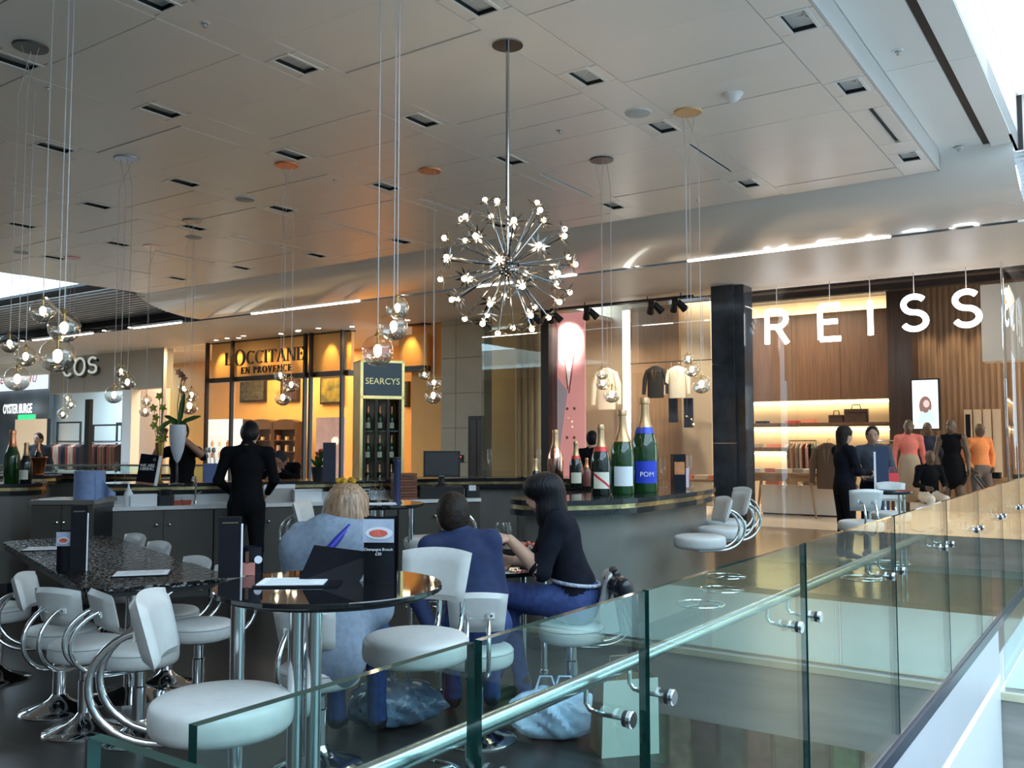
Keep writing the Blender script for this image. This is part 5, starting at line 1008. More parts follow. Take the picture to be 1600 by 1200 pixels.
def front_jacket(px, y0, y1, v, m, label, sw=1.0, lap=None):
    u,zt = fu(px,y0,v); zb = fu(px,y1,v)[1]; h = zt-zb; t = thing('jacket',label,'jacket',W(u,v,zb),RZ); w_ = h*.30*sw; b = MB(); n = 14; out = []
    prof = [(0,.9),(.3,.92),(.62,.9),(.8,1.0),(.92,.9),(1.0,.3)]
    for q,k in prof: out.append([(w_*k*math.cos(a),.5*w_*math.sin(a)*k**.3*.7,h*q) for a in [2*math.pi*i/n for i in range(n)]])
    b.add([p for r in out for p in r],[(j*n+i,j*n+(i+1)%n,(j+1)*n+(i+1)%n,(j+1)*n+i) for j in range(len(prof)-1) for i in range(n)]+[tuple(range(n))[::-1],tuple(range((len(prof)-1)*n,len(prof)*n))]).build('body',m,t,True)
    for s in (-1,1): MB().tube([(s*w_*.85,0,h*.88),(s*w_*1.2,0,h*.6),(s*w_*1.3,-.02,h*.12)],.06,10,rs=[.07*h,.075*h,.055*h]).build('sleeve',m,t,True)
    for s in (-1,1): MB().add([(s*.01,-.42*w_,h*.45),(s*w_*.30,-.40*w_,h*.80),(s*w_*.14,-.30*w_,h*.97),(s*.015,-.415*w_,h*.6)],[(0,1,2,3)]).build('lapel',lap or m,t)
    MB().tube([(0,0,h),(0,0,h+.05),(.03,0,h+.08),(.05,0,h+.05)],.006,5).build('hanger_hook',CHROME,t); return t
WJ = mat('white_wool',(.85,.80,.68),.8,noise=(30,.05)); BJ = mat('black_wool',(.02,.018,.018),.8,noise=(30,.2))
front_jacket(1024,572,622,17.4,BJ,'black jacket hanging in the shop window',1.0,cloth_mat(0)); front_jacket(1058,572,622,17.4,WJ,'cream white jacket hanging in the shop window',1.0,mat('cream_lapel',(.7,.64,.5),.8))
front_jacket(1293,692,764,18.3,cloth_mat(0),'dark brown jacket facing front on a low stand',.9,cloth_mat(9)); front_jacket(947,575,640,17.8,WJ,'pale coat hanging behind the globe pendants',.9)
q = bpy.data.objects['jacket.003']; hq = fu(947,575,17.8)[1]-fu(947,640,17.8)[1]; MB().cyl((.03,0,hq+.08),(.03,0,4.899-fu(947,640,17.8)[1]),.004,n=6).build('cable',STEEL,q)
u0 = fu(985,566,17.4); u1 = fu(1112,578,17.4); t = thing('hanging_bar','thin black bar carrying the window jackets','clothes rail',W(u0[0],17.4,Z(1040,570,17.4)+.06),RZ); MB().cyl((0,0,0),(u1[0]-u0[0],0,0),.01,n=8).build('bar',BLACKM,t)
for f in (.1,.9): MB().cyl(((u1[0]-u0[0])*f,0,0),((u1[0]-u0[0])*f,0,4.899-Z(1040,570,17.4)-.06),.004,n=6).build('cable',STEEL,t)
for i,(px,y0,y1) in enumerate(((1052,622,660),(1076,622,668))):
    u,zt = fu(px,y0,17.5); zb = fu(px,y1,17.5)[1]; t = thing('trousers','dark trousers hanging below the window jackets, %s' % ('left','right')[i],'trousers',W(u,17.5,zb),RZ+.1*i)
    MB().box(-.10,-.02,0,-.01,.03,zt-zb).build('leg',cloth_mat(7),t); MB().box(.0,-.02,0,.09,.03,zt-zb).build('leg',cloth_mat(7),t); MB().cyl((0,0,zt-zb),(0,-.1,Z(1040,570,17.4)+.062-zb),.006,n=6).build('hanger_strap',STEEL,t)
# display table with folded clothes
def folded(loc, m, label, group, rz=0, n=3):
    t = thing('folded_clothes',label,'clothes',loc,rz,group)
    for k in range(n): MB().bbox(-.15+random.uniform(-.01,.01),-.12,.028*k,.15,.12,.028*k+.026,.03).build('fold',m,t)
    return t
p = pz(1228,806,0); OAK = mat('oak_wood',(.34,.19,.09),.4,noise=(4,.2),stretch=(1,6,1))
dt = thing('display_table','wooden display table with splayed legs in the clothing shop','table',(p.x,p.y,0),RZ); MB().box(-.75,-.35,.84,.75,.35,.89).build('tabletop',OAK,dt); MB().box(-.65,-.28,.72,.65,.28,.84).build('apron',OAK,dt)
for sx in (-1,1):
    for sy in (-1,1): MB().cyl((sx*.58,sy*.26,.84),(sx*.72,sy*.33,0),.035,.022,10).build('leg',OAK,dt)
CM = [mat('fold_white',(.8,.74,.66),.8),mat('fold_coral',(.75,.26,.18),.8),mat('fold_cream',(.72,.60,.42),.8),mat('fold_grey',(.35,.32,.3),.8)]
for i in range(5): q = Vector((-.58+.29*i,(-.1,.12)[i%2],.89)); q.rotate(Euler((0,0,RZ))); folded(Vector((p.x,p.y,0))+q,CM[i%4],'folded clothes on the splayed leg table, %s from the left' % ordn[i],'folded clothes on the table',RZ)
u,_ = fu(1255,790,19.3); t = thing('plinth','white display plinth behind the wooden table','plinth',W(u,19.3,0),RZ); MB().box(-.8,-.3,.03,.8,.3,.62).build('block',mat('plinth_white',(.78,.70,.60),.5),t); MB().box(-.77,-.27,0,.77,.27,.03).build('base',BLACKM,t)
for i in range(4): folded(W(u-.6+.4*i,19.25,.62),CM[(i+1)%4],'folded clothes on the white plinth, %s from the left' % ordn[i],'folded clothes on the plinth',RZ)
u,_ = fu(1098,770,18.0); t = thing('display_table','low display table left of the black pillar','table',W(u,18.0,0),RZ); MB().box(-.5,-.3,.70,.5,.3,.75).build('tabletop',OAK,t)
for sx in (-1,1):
    for sy in (-1,1): MB().box(sx*.45-.025,sy*.26-.025,0,sx*.45+.025,sy*.26+.025,.70).build('leg',OAK,t)
for i in range(3): folded(W(u-.32+.32*i,18,.75),CM[(1,2,1)[i]],'coral or cream folded clothes left of the pillar, %s' % ('left','middle','right')[i],'folded clothes left of the pillar',RZ)
for i,(px,m,n) in enumerate(((1190,INK,2),(1238,SASH,2),(1264,CM[1],3))): u = fu(px,655,21.55)[0]; folded(W(u,21.6,1.97),m,'folded pile on the upper lit shelf, %s' % ('left','middle','right')[i],'folded piles on the upper shelf',RZ,n)
for i in range(4): u = fu(1180+28*i,690,21.55)[0]; folded(W(u,21.6,1.39),CM[(3,1,0,2)[i]],'folded pile on the lower lit shelf, %s from the left' % ordn[i],'folded piles on the lower shelf',RZ,3)
BAGM = mat('dark_handbag',(.05,.028,.022),.4,noise=(10,.2))
for i,(px,w_,h_) in enumerate(((1307,.17,.17),(1338,.26,.30))):
    u = fu(px,650,21.5)[0]; t = thing('handbag','dark brown handbag on the lit shelf, %s' % ('the small one','the large one with handles')[i],'handbag',W(u,21.5,1.97),RZ); MB().bbox(-w_,-.09,0,w_,.09,h_,.04).build('body',BAGM,t)
    MB().tube([(-w_*.4,0,h_),(-w_*.3,0,h_+.10),(w_*.3,0,h_+.10),(w_*.4,0,h_)],.012,6).build('handle',BAGM,t); MB().box(-w_*.95,-.095,h_*.7,w_*.95,-.09,h_*.74).build('seam',INK,t)
for i in range(4):
    u = fu(1511+15*i,650,21)[0]; t = thing('leaning_frame','tall pale frame on the ribbed wall, %s from the left' % ordn[i],'frame',W(u,21.1,.8),RZ,'tall frames on the ribbed wall'); MB().box(-.075,0,0,.075,.05,1.4).build('frame',mat('pale_frame',(.62,.48,.34),.5),t); MB().box(-.045,-.006,.1,.045,0,1.3).build('panel',(INK,CREAM,CREAM,CREAM)[i],t)
u = fu(1580,745,18.8)[0]; t = thing('display_table','brown table at the far right of the clothing shop','table',W(u,18.8,0),RZ); MB().box(-.6,-.4,.8,.6,.4,.86).build('tabletop',OAK,t); MB().box(-.55,-.35,.25,.55,.35,.30).build('lower_shelf',OAK,t)
for sx in (-1,1): MB().box(sx*.55-.03,-.35,0,sx*.55+.03,.35,.8).build('side',OAK,t)
folded(W(u-.3,18.7,.86),INK,'dark folded pile on the far right table','piles on the far right table',RZ,4); folded(W(u+.2,18.7,.86),cloth_mat(4),'green folded pile on the far right table','piles on the far right table',RZ,3)
# pushchair
u,_ = fu(1558,760,17.0); t = thing('pushchair','black folded pushchair beside the orange cardigan mannequin','pushchair',W(u,17.0,0),RZ); b = MB(); b.tube([(-.35,0,.95),(0,0,.45),(.28,0,.12)],.018,8).tube([(-.35,.4,.95),(0,.4,.45),(.28,.4,.12)],.018,8).tube([(.25,0,.75),(0,0,.4),(-.2,0,.1)],.016,8).tube([(.25,.4,.75),(0,.4,.4),(-.2,.4,.1)],.016,8).build('frame',BLACKM,t)
MB().grid(lambda s,q: (-.18+.42*s, .4*q, .75-.4*s+.12*math.sin(math.pi*s)),8,3).build('seat_fabric',BLACK,t,True); MB().cyl((-.35,0,.95),(-.35,.4,.95),.018).build('handlebar',BLACK,t)
for x in (-.2,.28):
    for y in (0,.4): MB().lathe([(.10,-.02),(.10,.02)],18,Matrix.Translation((x,y,.10)) @ Matrix.Rotation(math.pi/2,4,'X')).build('wheel',BLACK,t)
# ================================================================== PEOPLE (blended tapered limbs meshed as one skin)
def surfnet(D, org, h):
    S_ = D < 0; sh = np.array(D.shape)-1; sl = lambda o: tuple(slice(o[i], o[i]+sh[i]) for i in range(3))
    C8 = [(i,j,k) for i in (0,1) for j in (0,1) for k in (0,1)]
    cnt8 = sum(S_[sl(c)].astype(np.int8) for c in C8); mask = (cnt8 > 0) & (cnt8 < 8)
    acc = np.zeros(tuple(sh)+(3,)); cnt = np.zeros(tuple(sh))
    for c in C8:
        for ax in range(3):
            if c[ax]: continue
            e = list(c); e[ax] = 1; d0 = D[sl(c)]; d1 = D[sl(e)]; cr = (d0 < 0) != (d1 < 0); t = np.where(cr, d0/np.where(cr,d0-d1,1), 0)
            for q in range(3): acc[...,q] += np.where(cr, c[q]+(t if q == ax else 0), 0)
            cnt += cr
    idx = np.argwhere(mask); V = (idx + acc[mask]/cnt[mask][:,None])*h+org
    vid = -np.ones(tuple(sh), int); vid[mask] = np.arange(len(idx)); Fc = []
    for ax in range(3):
        a1,a2 = (ax+1)%3,(ax+2)%3; s0 = [slice(None)]*3; s1 = [slice(None)]*3; s0[ax] = slice(0,-1); s1[ax] = slice(1,None)
        A_,B_ = S_[tuple(s0)],S_[tuple(s1)]
        e = np.argwhere(A_ != B_); e = e[(e[:,a1] > 0) & (e[:,a2] > 0) & (e[:,a1] < sh[a1]) & (e[:,a2] < sh[a2])]
        def g(o1,o2): q = e.copy(); q[:,a1] -= o1; q[:,a2] -= o2; return vid[q[:,0],q[:,1],q[:,2]]
        Q = np.stack([g(1,1),g(0,1),g(0,0),g(1,0)],1); fl = A_[e[:,0],e[:,1],e[:,2]]; Q[~fl] = Q[~fl][:,::-1]; Fc.append(Q)
    Fc = np.concatenate(Fc); return V, Fc[(Fc >= 0).all(1)]
def cone(a, b, r0, r1, m, flat=None): return ('c', np.array(a,float), np.array(b,float), r0, r1, m, flat)
def ell(c, r, m, Rm=None): return ('e', np.array(c,float), np.array(r,float), Rm, m)
def sdist(P, pr):
    if pr[0] == 'c':
        _,a,b,r0,r1,m,fl = pr; X = P-a; ba = b-a
        if fl: n = np.array(fl[0],float); X = X+(fl[1]-1)*(X@n)[...,None]*n; ba = ba+(fl[1]-1)*(ba@n)*n
        t = np.clip((X@ba)/max(1e-9,ba@ba),0,1); return np.linalg.norm(X-t[...,None]*ba,axis=-1)-(r0+(r1-r0)*t)
    _,c,r,Rm,m = pr; X = P-c
    if Rm is not None: X = X@Rm
    k0 = np.linalg.norm(X/r,axis=-1); k1 = np.linalg.norm(X/(r*r),axis=-1); return np.where(k1 > 1e-9, k0*(k0-1)/np.maximum(k1,1e-9), -r.min())
def blob(prims, h, k=.03):
    lo = np.min([np.minimum(p[1],p[2])-max(p[3],p[4]) if p[0] == 'c' else p[1]-p[2].max() for p in prims],0)-2.5*h-.02
    hi = np.max([np.maximum(p[1],p[2])+max(p[3],p[4]) if p[0] == 'c' else p[1]+p[2].max() for p in prims],0)+2.5*h+.02
    n = np.ceil((hi-lo)/h).astype(int)+1; G = np.stack(np.meshgrid(*[lo[i]+h*np.arange(n[i]) for i in range(3)],indexing='ij'),-1)
    D = None
    for p in prims:
        d = sdist(G,p)
        if D is None: D = d; continue
        q = np.clip(.5+.5*(D-d)/k,0,1); D = D*(1-q)+d*q-k*q*(1-q)
    V,Q = surfnet(D,lo,h); ds = np.stack([sdist(V,p) for p in prims],1); ml = np.array([p[5] if p[0] == 'c' else p[4] for p in prims])[ds.argmin(1)]
    return V,Q,ml[Q[:,0]]
def to_mesh(name, parts, mats):
    V = np.concatenate([p[0] for p in parts]); o = 0; Fq = []; Ms = []
    for v,q,m in parts: Fq.append(q+o); Ms.append(m); o += len(v)
    Fq = np.concatenate(Fq); Ms = np.concatenate(Ms); me = bpy.data.meshes.new(name); me.from_pydata(V.tolist(),[],Fq.tolist())
    for m in mats: me.materials.append(m)
    me.polygons.foreach_set('material_index',Ms.astype(int).tolist()); me.polygons.foreach_set('use_smooth',[True]*len(Fq)); me.update(); return me
def vn(a): a = np.array(a,float); return a/np.linalg.norm(a)
def hand(wr, d, nrm, side, curl, m, s=1.0, spread=.0):
    """palm + four fingers of different lengths + thumb leaving the side of the palm"""
    d = vn(d); nrm = vn(np.array(nrm)-np.dot(nrm,d)*d); sd = np.cross(d,nrm)*side; wr = np.array(wr,float); P_ = []
    P_.append(cone(wr,wr+d*.03*s,.026*s,.028*s,m,(nrm,1.3))); pc = wr+d*.085*s
    for j,(o,l) in enumerate(((.028,.068),(.010,.078),(-.009,.072),(-.026,.056))):
        b0 = wr+d*.025*s+sd*o*.5*s; k = wr+d*.095*s+sd*o*s; P_.append(cone(b0,k,.016*s,.0125*s,m,(nrm,1.15)))
        c1 = curl*(1+.12*j); dd = vn(d*math.cos(c1)+nrm*math.sin(c1)+sd*o*spread*8); e1 = k+dd*l*.55*s; c2 = c1*1.9; d2 = vn(d*math.cos(c2)+nrm*math.sin(c2)+sd*o*spread*8); P_.append(cone(k,e1,.0105*s,.0092*s,m)); P_.append(cone(e1,e1+d2*l*.5*s,.0092*s,.0075*s,m))
    t0 = wr+d*.03*s+sd*.022*s; t1 = t0+vn(d*.7+sd*.75+nrm*.3)*.045*s; P_.append(cone(t0,t1,.016*s,.012*s,m)); P_.append(cone(t1,t1+vn(d*.95+sd*.25+nrm*.35)*.034*s,.0115*s,.009*s,m)); return P_
def headbasis(yaw, pitch, roll=0):
    E_ = (Matrix.Rotation(yaw,3,'Z') @ Matrix.Rotation(pitch,3,'X') @ Matrix.Rotation(roll,3,'Y')); return np.array(E_)
def person(name, label, loc, rz, J, st, res=.016, scale=1.0, cat='person', hres=.0065):
    g = lambda k: np.array(J[k],float); m = 0; pr = []
    top,bot,skin,shoe,dark = 0,1,2,3,4; fem = st.get('fem',0); tk = st.get('thick',1.0); fb = (st.get('tf',(0,1,0)),1.35)
    pel,ch,nb,hd = g('pel'),g('ch'),g('nb'),g('hd'); wst = pel*.55+ch*.45
    pr += [cone(pel,wst,.150*tk*(1.04 if fem else 1),.125*tk*(.92 if fem else 1),bot if st.get('lowtop') is None else top,fb), cone(wst,ch,.128*tk*(.93 if fem else 1),.150*tk,top,fb), cone(ch,nb-(nb-ch)*.25,.148*tk,.085*tk,top,fb), cone(pel+(wst-pel)*.45,wst,.150*tk,.130*tk,top,fb)]
    pr.append(cone(g('shL'),g('shR'),.054*tk,.054*tk,top)); Rm = headbasis(*J.get('look',(0,0)))
    fx = Rm@np.array([1,0,0]); fy = Rm@np.array([0,1,0]); fz = Rm@np.array([0,0,1])
    pr.append(cone(nb+(hd-nb)*.18,hd-.05*fz-.01*fy,.054,.050,skin if not st.get('collar') else top)); pr.append(cone(nb+(hd-nb)*.35,hd-.04*fz-.01*fy,.051,.050,skin))
    hp = [ell(hd+.012*fz,(.074,.094,.108),skin,Rm), ell(hd-.055*fz+.022*fy,(.054,.066,.062),skin,Rm), cone(hd+.012*fz+.092*fy,hd-.028*fz+.112*fy,.010,.014,skin), ell(hd-.058*fz+.090*fy,(.024,.010,.008),4 if False else skin,Rm)]
    for s in (-1,1): hp.append(ell(hd+s*.076*fx-.008*fz-.005*fy,(.012,.022,.032),skin,Rm)); hp.append(ell(hd+s*.03*fx+.035*fz+.085*fy,(.022,.012,.010),skin,Rm))
    pr += hp
    for s in ('L','R'):
        pr += [cone(nb-(0,0,.01),g('sh'+s),.048*tk,.050*tk,top)]
        pr += [cone(g('sh'+s),g('el'+s),.056*tk,.046*tk,st.get('uarm',top)), cone(g('el'+s),g('wr'+s),.046*tk,.033*tk if st.get('farm',top) == top else .030,st.get('farm',top))]
        pr += [cone(g('hip'+s),g('kn'+s),.092*tk*(1.04 if fem else 1),.064,st.get('thigh',bot)), cone(g('kn'+s),g('an'+s),.062,.044,st.get('shin',bot)), cone(g('an'+s)-(0,0,.01),g('toe'+s),.040,.034,shoe), cone(g('an'+s)+(0,0,.04),g('an'+s)-(0,0,.03),.042,.040,shoe)]
    if st.get('skirt'): 
        a,b,r0,r1 = st['skirt']; pr.append(cone(pel+(0,0,a),pel+(0,0,b),r0,r1,bot,((0,1,0),1.25)))
    pr += st.get('extra',[])
    parts = [blob(pr,res,.028)]
    for s,sg in (('L',-1),('R',1)):
        hv = J.get('hand'+s)
        if hv is None: hv = (g('wr'+s)-g('el'+s),(-sg*.8,.6,0),.35)
        parts.append(blob(hand(g('wr'+s)-vn(hv[0])*.01,hv[0],hv[1],-sg if not st.get('flip') else sg,hv[2],skin,1.0,hv[3] if len(hv) > 3 else 0),hres,.010))
    mats = [st['mtop'],st['mbot'],st['mskin'],st['mshoe'],BLACK]
    t = thing(name,label,cat,loc,rz); t.scale = (scale,)*3
    bd_ = link('body' if cat == 'person' else 'figure',to_mesh('body',parts,mats),t)
    eye = mat('eye_dark',(.02,.015,.012),.2)
    if not st.get('noface'):
        b = MB()
        for s in (-1,1): b.sphere(hd+s*.031*fx+.012*fz+.086*fy,.0095,8,6)
        b.build('eyes',eye,bd_,True); MB().sphere(hd-.060*fz+.094*fy,(.024,.010,.006),10,6,Matrix(Rm.tolist())).build('lips',mat('lips',(.35,.12,.10),.5),bd_,True)
    if st.get('ring'):
        ax = vn(hd-nb); Mq = Matrix.Translation(Vector(nb+ax*.03)) @ Vector(ax).to_track_quat('Z','Y').to_matrix().to_4x4()
        MB().lathe([(.072,-.03),(.066,.015),(.060,.028),(.055,.02),(.055,-.02)],20,Mq,cap=False).build('collar',st['mtop'],t,True)
    if st.get('hair'): 
        hpz = [ell(hd+.030*fz-.016*fy,(.088,.098,.102),0,Rm), ell(hd-.012*fz-.040*fy,(.081,.070,.095),0,Rm)]
        if st['hair'] != 'short':
            hpz += [ell(hd+a*fx+b_*fy+c*fz,r,0,Rm) for a,b_,c,r in st['hair']]
        link('hair',to_mesh('hair',[blob(hpz,res*.7,.03)],[st['mhair']]),t)
    return t, (hd,fx,fy,fz)
def JS(**k):
    J = dict(pel=(0,0,.96),ch=(0,.0,1.30),nb=(0,-.01,1.47),hd=(0,.02,1.615),shL=(-.175,0,1.415),elL=(-.235,-.02,1.13),wrL=(-.25,.06,.89),shR=(.175,0,1.415),elR=(.235,-.02,1.13),wrR=(.25,.06,.89),
      hipL=(-.085,0,.92),knL=(-.10,.02,.50),anL=(-.10,-.02,.09),toeL=(-.12,.13,.035),hipR=(.085,0,.92),knR=(.10,.02,.50),anR=(.10,-.02,.09),toeR=(.12,.13,.035)); J.update(k); return J
def JT(s=.48,**k):
    J = dict(pel=(0,-.02,s+.11),ch=(0,.02,s+.46),nb=(0,.03,s+.62),hd=(0,.07,s+.765),shL=(-.17,.02,s+.57),elL=(-.24,.06,s+.30),wrL=(-.16,.27,s+.26),shR=(.17,.02,s+.57),elR=(.24,.06,s+.30),wrR=(.16,.27,s+.26),
      hipL=(-.09,.0,s+.09),knL=(-.12,.40,s+.07),anL=(-.11,.40,.10),toeL=(-.12,.54,.04),hipR=(.09,.0,s+.09),knR=(.12,.40,s+.07),anR=(.11,.40,.10),toeR=(.12,.54,.04)); J.update(k); return J
SK = mat('skin_light',(.52,.30,.21),.5,noise=(15,.06)); SK2 = mat('skin_tan',(.40,.21,.14),.5,noise=(15,.06))
BLKC = mat('black_cloth',(.006,.006,.008),.85,noise=(20,.2),spec=.12); NAVY = mat('navy_knit',(.010,.020,.070),.85,noise=(25,.2),bump=(.3,.004)); DENIM = mat('denim',(.022,.042,.15),.8,noise=(30,.3),bump=(.3,.003)); GREYW = mat('grey_wool',(.20,.24,.31),.9,noise=(35,.15),bump=(.4,.004))
DNVY = mat('dark_navy_top',(.006,.007,.013),.85,noise=(20,.3),spec=.15); SHOE = mat('dark_shoe',(.015,.012,.012),.4); HB = mat('black_hair',(.006,.005,.008),.38,noise=(14,.5),stretch=(9,9,.6),bump=(.7,.012),spec=.22); HBR = mat('brown_hair',(.018,.011,.008),.55,noise=(40,.4),bump=(.8,.008),spec=.2); BLOND = mat('blonde_hair',(.11,.058,.032),.4,noise=(9,.45),stretch=(9,9,.5),col2=(.42,.25,.15),bump=(.5,.008))
D_ = dict(mskin=SK,mshoe=SHOE,hair='short')
# waiter seen from behind
person('person','waiter in black seen from behind, head bent over the worktop',(pd(388,700,8.75).x,8.72,0),.10,JS(look=(.0,-.45),hd=(.01,.07,1.60),elL=(-.27,.02,1.16),wrL=(-.20,.26,1.04),elR=(.25,.05,1.16),wrR=(.15,.30,1.03),ch=(0,.01,1.30),shL=(-.19,.02,1.42),shR=(.19,.02,1.42)),dict(D_,mtop=BLKC,mbot=BLKC,mhair=HB,thick=1.04,farm=0,ring=1),.014)
# blonde woman in grey shawl, seated
p = pz(500,1035,.48); wl = Vector((p.x+.05,p.y+.04,0))
W1,hi = person('person','blonde woman in a grey shawl seated with her back to the camera',wl,math.radians(82-90),JT(.50,look=(-.15,-.12),nb=(.015,.05,1.10),hd=(.04,.09,1.245-.065),elL=(-.25,.08,.80),wrL=(-.14,.30,.84),elR=(.25,.08,.80),wrR=(.14,.32,.84),knL=(-.11,.36,.56),knR=(.11,.36,.56)),
  dict(D_,mtop=GREYW,mbot=DENIM,mhair=BLOND,fem=1,thick=1.12,hair=[(0,-.03,-.02,(.118,.105,.10)),(0,-.06,-.11,(.118,.065,.10)),(-.09,.0,-.11,(.04,.07,.10)),(.09,.0,-.11,(.04,.07,.10)),(0,-.015,.055,(.106,.112,.088)),(-.05,-.07,-.17,(.05,.05,.06)),(.05,-.07,-.16,(.05,.05,.06))]),.014)
hd,fx,fy,fz = hi
sp = [cone((-.17,.0,1.02),(.17,.0,1.02),.085,.085,0),cone((0,.0,1.04),(0,-.02,.55),.13,.19,0,((0,1,0),1.25)),cone((-.16,.0,1.0),(-.20,.05,.72),.08,.09,0),cone((.16,.0,1.0),(.20,.05,.72),.08,.09,0),cone((0,-.09,.70),(.05,-.13,.53),.15,.15,0,((0,1,0),1.7)),cone((-.03,.02,1.07),(.06,.03,1.07),.085,.085,0)]
link('shawl',to_mesh('shawl',[blob(sp,.016,.10)],[GREYW]),W1)
MB().tube([(.10,-.06,1.13),(.06,-.125,1.07),(-.01,-.168,.98),(-.10,-.200,.86),(-.17,-.215,.77)],.012,8,rs=[.012,.016,.018,.018,.018]).build('bag_strap',mat('blue_strap',(.02,.02,.28),.4),W1,True)
# man in navy, seated from behind
p = pz(745,1007,.48)
MN,hi = person('person','dark haired man in navy seated with his back to the camera',(p.x+.0,p.y+.06,0),math.radians(96-90),JT(.48,look=(.25,-.15),ch=(-.05,.05,.90),nb=(-.10,.08,1.03),hd=(-.13,.12,1.165-.035),shL=(-.25,.05,.97),shR=(.07,.04,1.0),elL=(-.31,.04,.70),wrL=(-.22,-.04,.50),elR=(.12,.05,.72),wrR=(.06,.28,.78),handL=((.05,-.03,-1),(.8,.6,0),.3)),
  dict(D_,mtop=NAVY,mbot=DENIM,mhair=HBR,thick=1.04,ring=1),.014)
# woman in black, profile, seated
p = pz(893,973,.48)
WB,hi = person('person','dark haired woman in black top and jeans gesturing at the low table',(p.x+.02,p.y+.02,0),math.radians(180-90),JT(.50,look=(.05,-.10),pel=(0,-.02,.62),ch=(0,.09,.97),nb=(0,.12,1.13),hd=(0,.165,1.215),shL=(-.165,.11,1.06),shR=(.165,.10,1.06),elL=(-.22,.20,.80),wrL=(-.12,.38,.97),elR=(.2,.22,.80),wrR=(.1,.36,.82),handL=((.02,.9,.28),(.3,.2,-.9),.25,.5),
   knL=(-.02,.46,.66),anL=(.06,.46,.20),toeL=(.08,.58,.12),knR=(.10,.40,.58),anR=(.06,.30,.10),toeR=(.06,.44,.04)),
  dict(D_,mtop=DNVY,mbot=DENIM,mhair=HB,fem=1,thick=1.12,farm=2,hair=[(-.05,.02,-.33,(.05,.055,.13)),(.05,.02,-.33,(.05,.055,.13)),(0,-.05,-.34,(.08,.05,.12)),(0,.02,.05,(.098,.112,.085)),(-.04,.0,-.10,(.062,.075,.13)),(.04,.0,-.10,(.062,.075,.13)),(0,-.06,-.12,(.085,.06,.16)),(-.045,-.01,-.24,(.05,.055,.11)),(.045,-.01,-.24,(.05,.055,.11)),(0,-.05,-.26,(.07,.045,.10)),(0,.075,.045,(.06,.035,.035))]),.013)
MB().tube([(-.165+.034*math.cos(a),.305+.0,.89+.034*math.sin(a)) for a in [i*math.pi/8 for i in range(17)]],.005,6).build('bracelet',GOLD,WB)
MB().tube([(.172*math.cos(a),-.005+.142*math.sin(a),.715+.015*math.sin(a)) for a in [i*math.pi/14 for i in range(29)]],.011,8).build('hem',mat('lace_belt',(.35,.38,.45),.6,noise=(60,.5)),WB)
for e_,w_ in (((-.22,.20,.80),(-.12,.38,.97)),((.2,.22,.80),(.1,.36,.82))):
    a_ = vn(np.array(w_)-np.array(e_)); Mq = Matrix.Translation(Vector(np.array(e_)+a_*.02)) @ Vector(a_).to_track_quat('Z','Y').to_matrix().to_4x4(); MB().lathe([(.050,-.05),(.057,0),(.054,.028),(.047,.030),(.045,0)],18,Mq,cap=False).build('sleeve_cuff',DNVY,WB,True)
# guest with cap across the bar
person('person','guest in dark cap and coat leaning over the far side of the bar',(pd(445,740,12.0).x,12.05,0),math.radians(170),JS(look=(0,-.6),pel=(0,0,.80),ch=(0,.06,1.10),nb=(0,.12,1.22),hd=(0,.19,1.285),shL=(-.18,.08,1.2),shR=(.18,.08,1.2),elL=(-.25,.22,1.05),wrL=(-.12,.42,1.16),elR=(.25,.22,1.05),wrR=(.12,.42,1.16),hipL=(-.09,0,.78),hipR=(.09,0,.78),knL=(-.1,.35,.72),knR=(.1,.35,.72),anL=(-.1,.2,.35),anR=(.1,.2,.35),toeL=(-.1,.32,.3),toeR=(.1,.32,.3)),dict(D_,mtop=BLKC,mbot=BLKC,mhair=mat('dark_cap',(.02,.022,.03),.7),mskin=SK2),.018)
st_ = thing('tall_stool','dark backless stool under the guest at the far side of the bar','stool',(pd(445,740,12.0).x,12.05,0)); MB().lathe([(.19,.60),(.19,.66),(.15,.68)],20).build('seat',BLACK,st_,True); MB().cyl((0,0,.02),(0,0,.6),.03).build('column',CHROME,st_); MB().lathe([(.2,0),(.19,.02),(.04,.05)],20).build('base',CHROME,st_,True)
# person arranging the vase
person('person','person in black reaching up behind the white goblet vase',(pd(288,700,10.6).x,10.55,0),math.radians(172),JS(look=(0,-.1),hd=(.02,.04,1.64),elL=(-.30,.08,1.36),wrL=(-.10,.22,1.58),elR=(.30,.08,1.34),wrR=(.12,.22,1.58),handL=((.3,.3,.8),(.5,.8,0),.5),handR=((-.3,.3,.8),(-.5,.8,0),.5)),dict(D_,mtop=BLKC,mbot=BLKC,mhair=HBR,farm=2,mskin=SK2),.018)
# couple by the clothing shop
cw = pd(1318,700,11.9); person('person','long haired woman in dark coat standing outside the clothing shop',(cw.x,cw.y,0),math.radians(-80),JS(look=(.1,0),elL=(-.23,.08,1.14),wrL=(-.14,.30,1.10),elR=(.22,.08,1.14),wrR=(.12,.30,1.12)),dict(D_,mtop=DNVY,mbot=BLKC,mhair=HBR,fem=1,thick=1.08,hair=[(0,-.05,-.10,(.08,.06,.13)),(0,-.06,-.25,(.085,.06,.13)),(0,.0,.04,(.088,.1,.075))]),.018,1.0)
cm = pd(1364,700,12.25); person('person','man in grey jacket with red detail standing beside the long haired woman',(cm.x,cm.y,0),math.radians(150),JS(look=(.2,-.1),elL=(-.25,.05,1.14),wrL=(-.12,.28,1.12),elR=(.25,.05,1.14),wrR=(.22,.22,1.0)),dict(D_,mtop=mat('grey_jacket',(.05,.055,.075),.8,noise=(15,.2)),mbot=BLKC,mhair=HB,mskin=SK2,thick=1.08),.018,1.0)
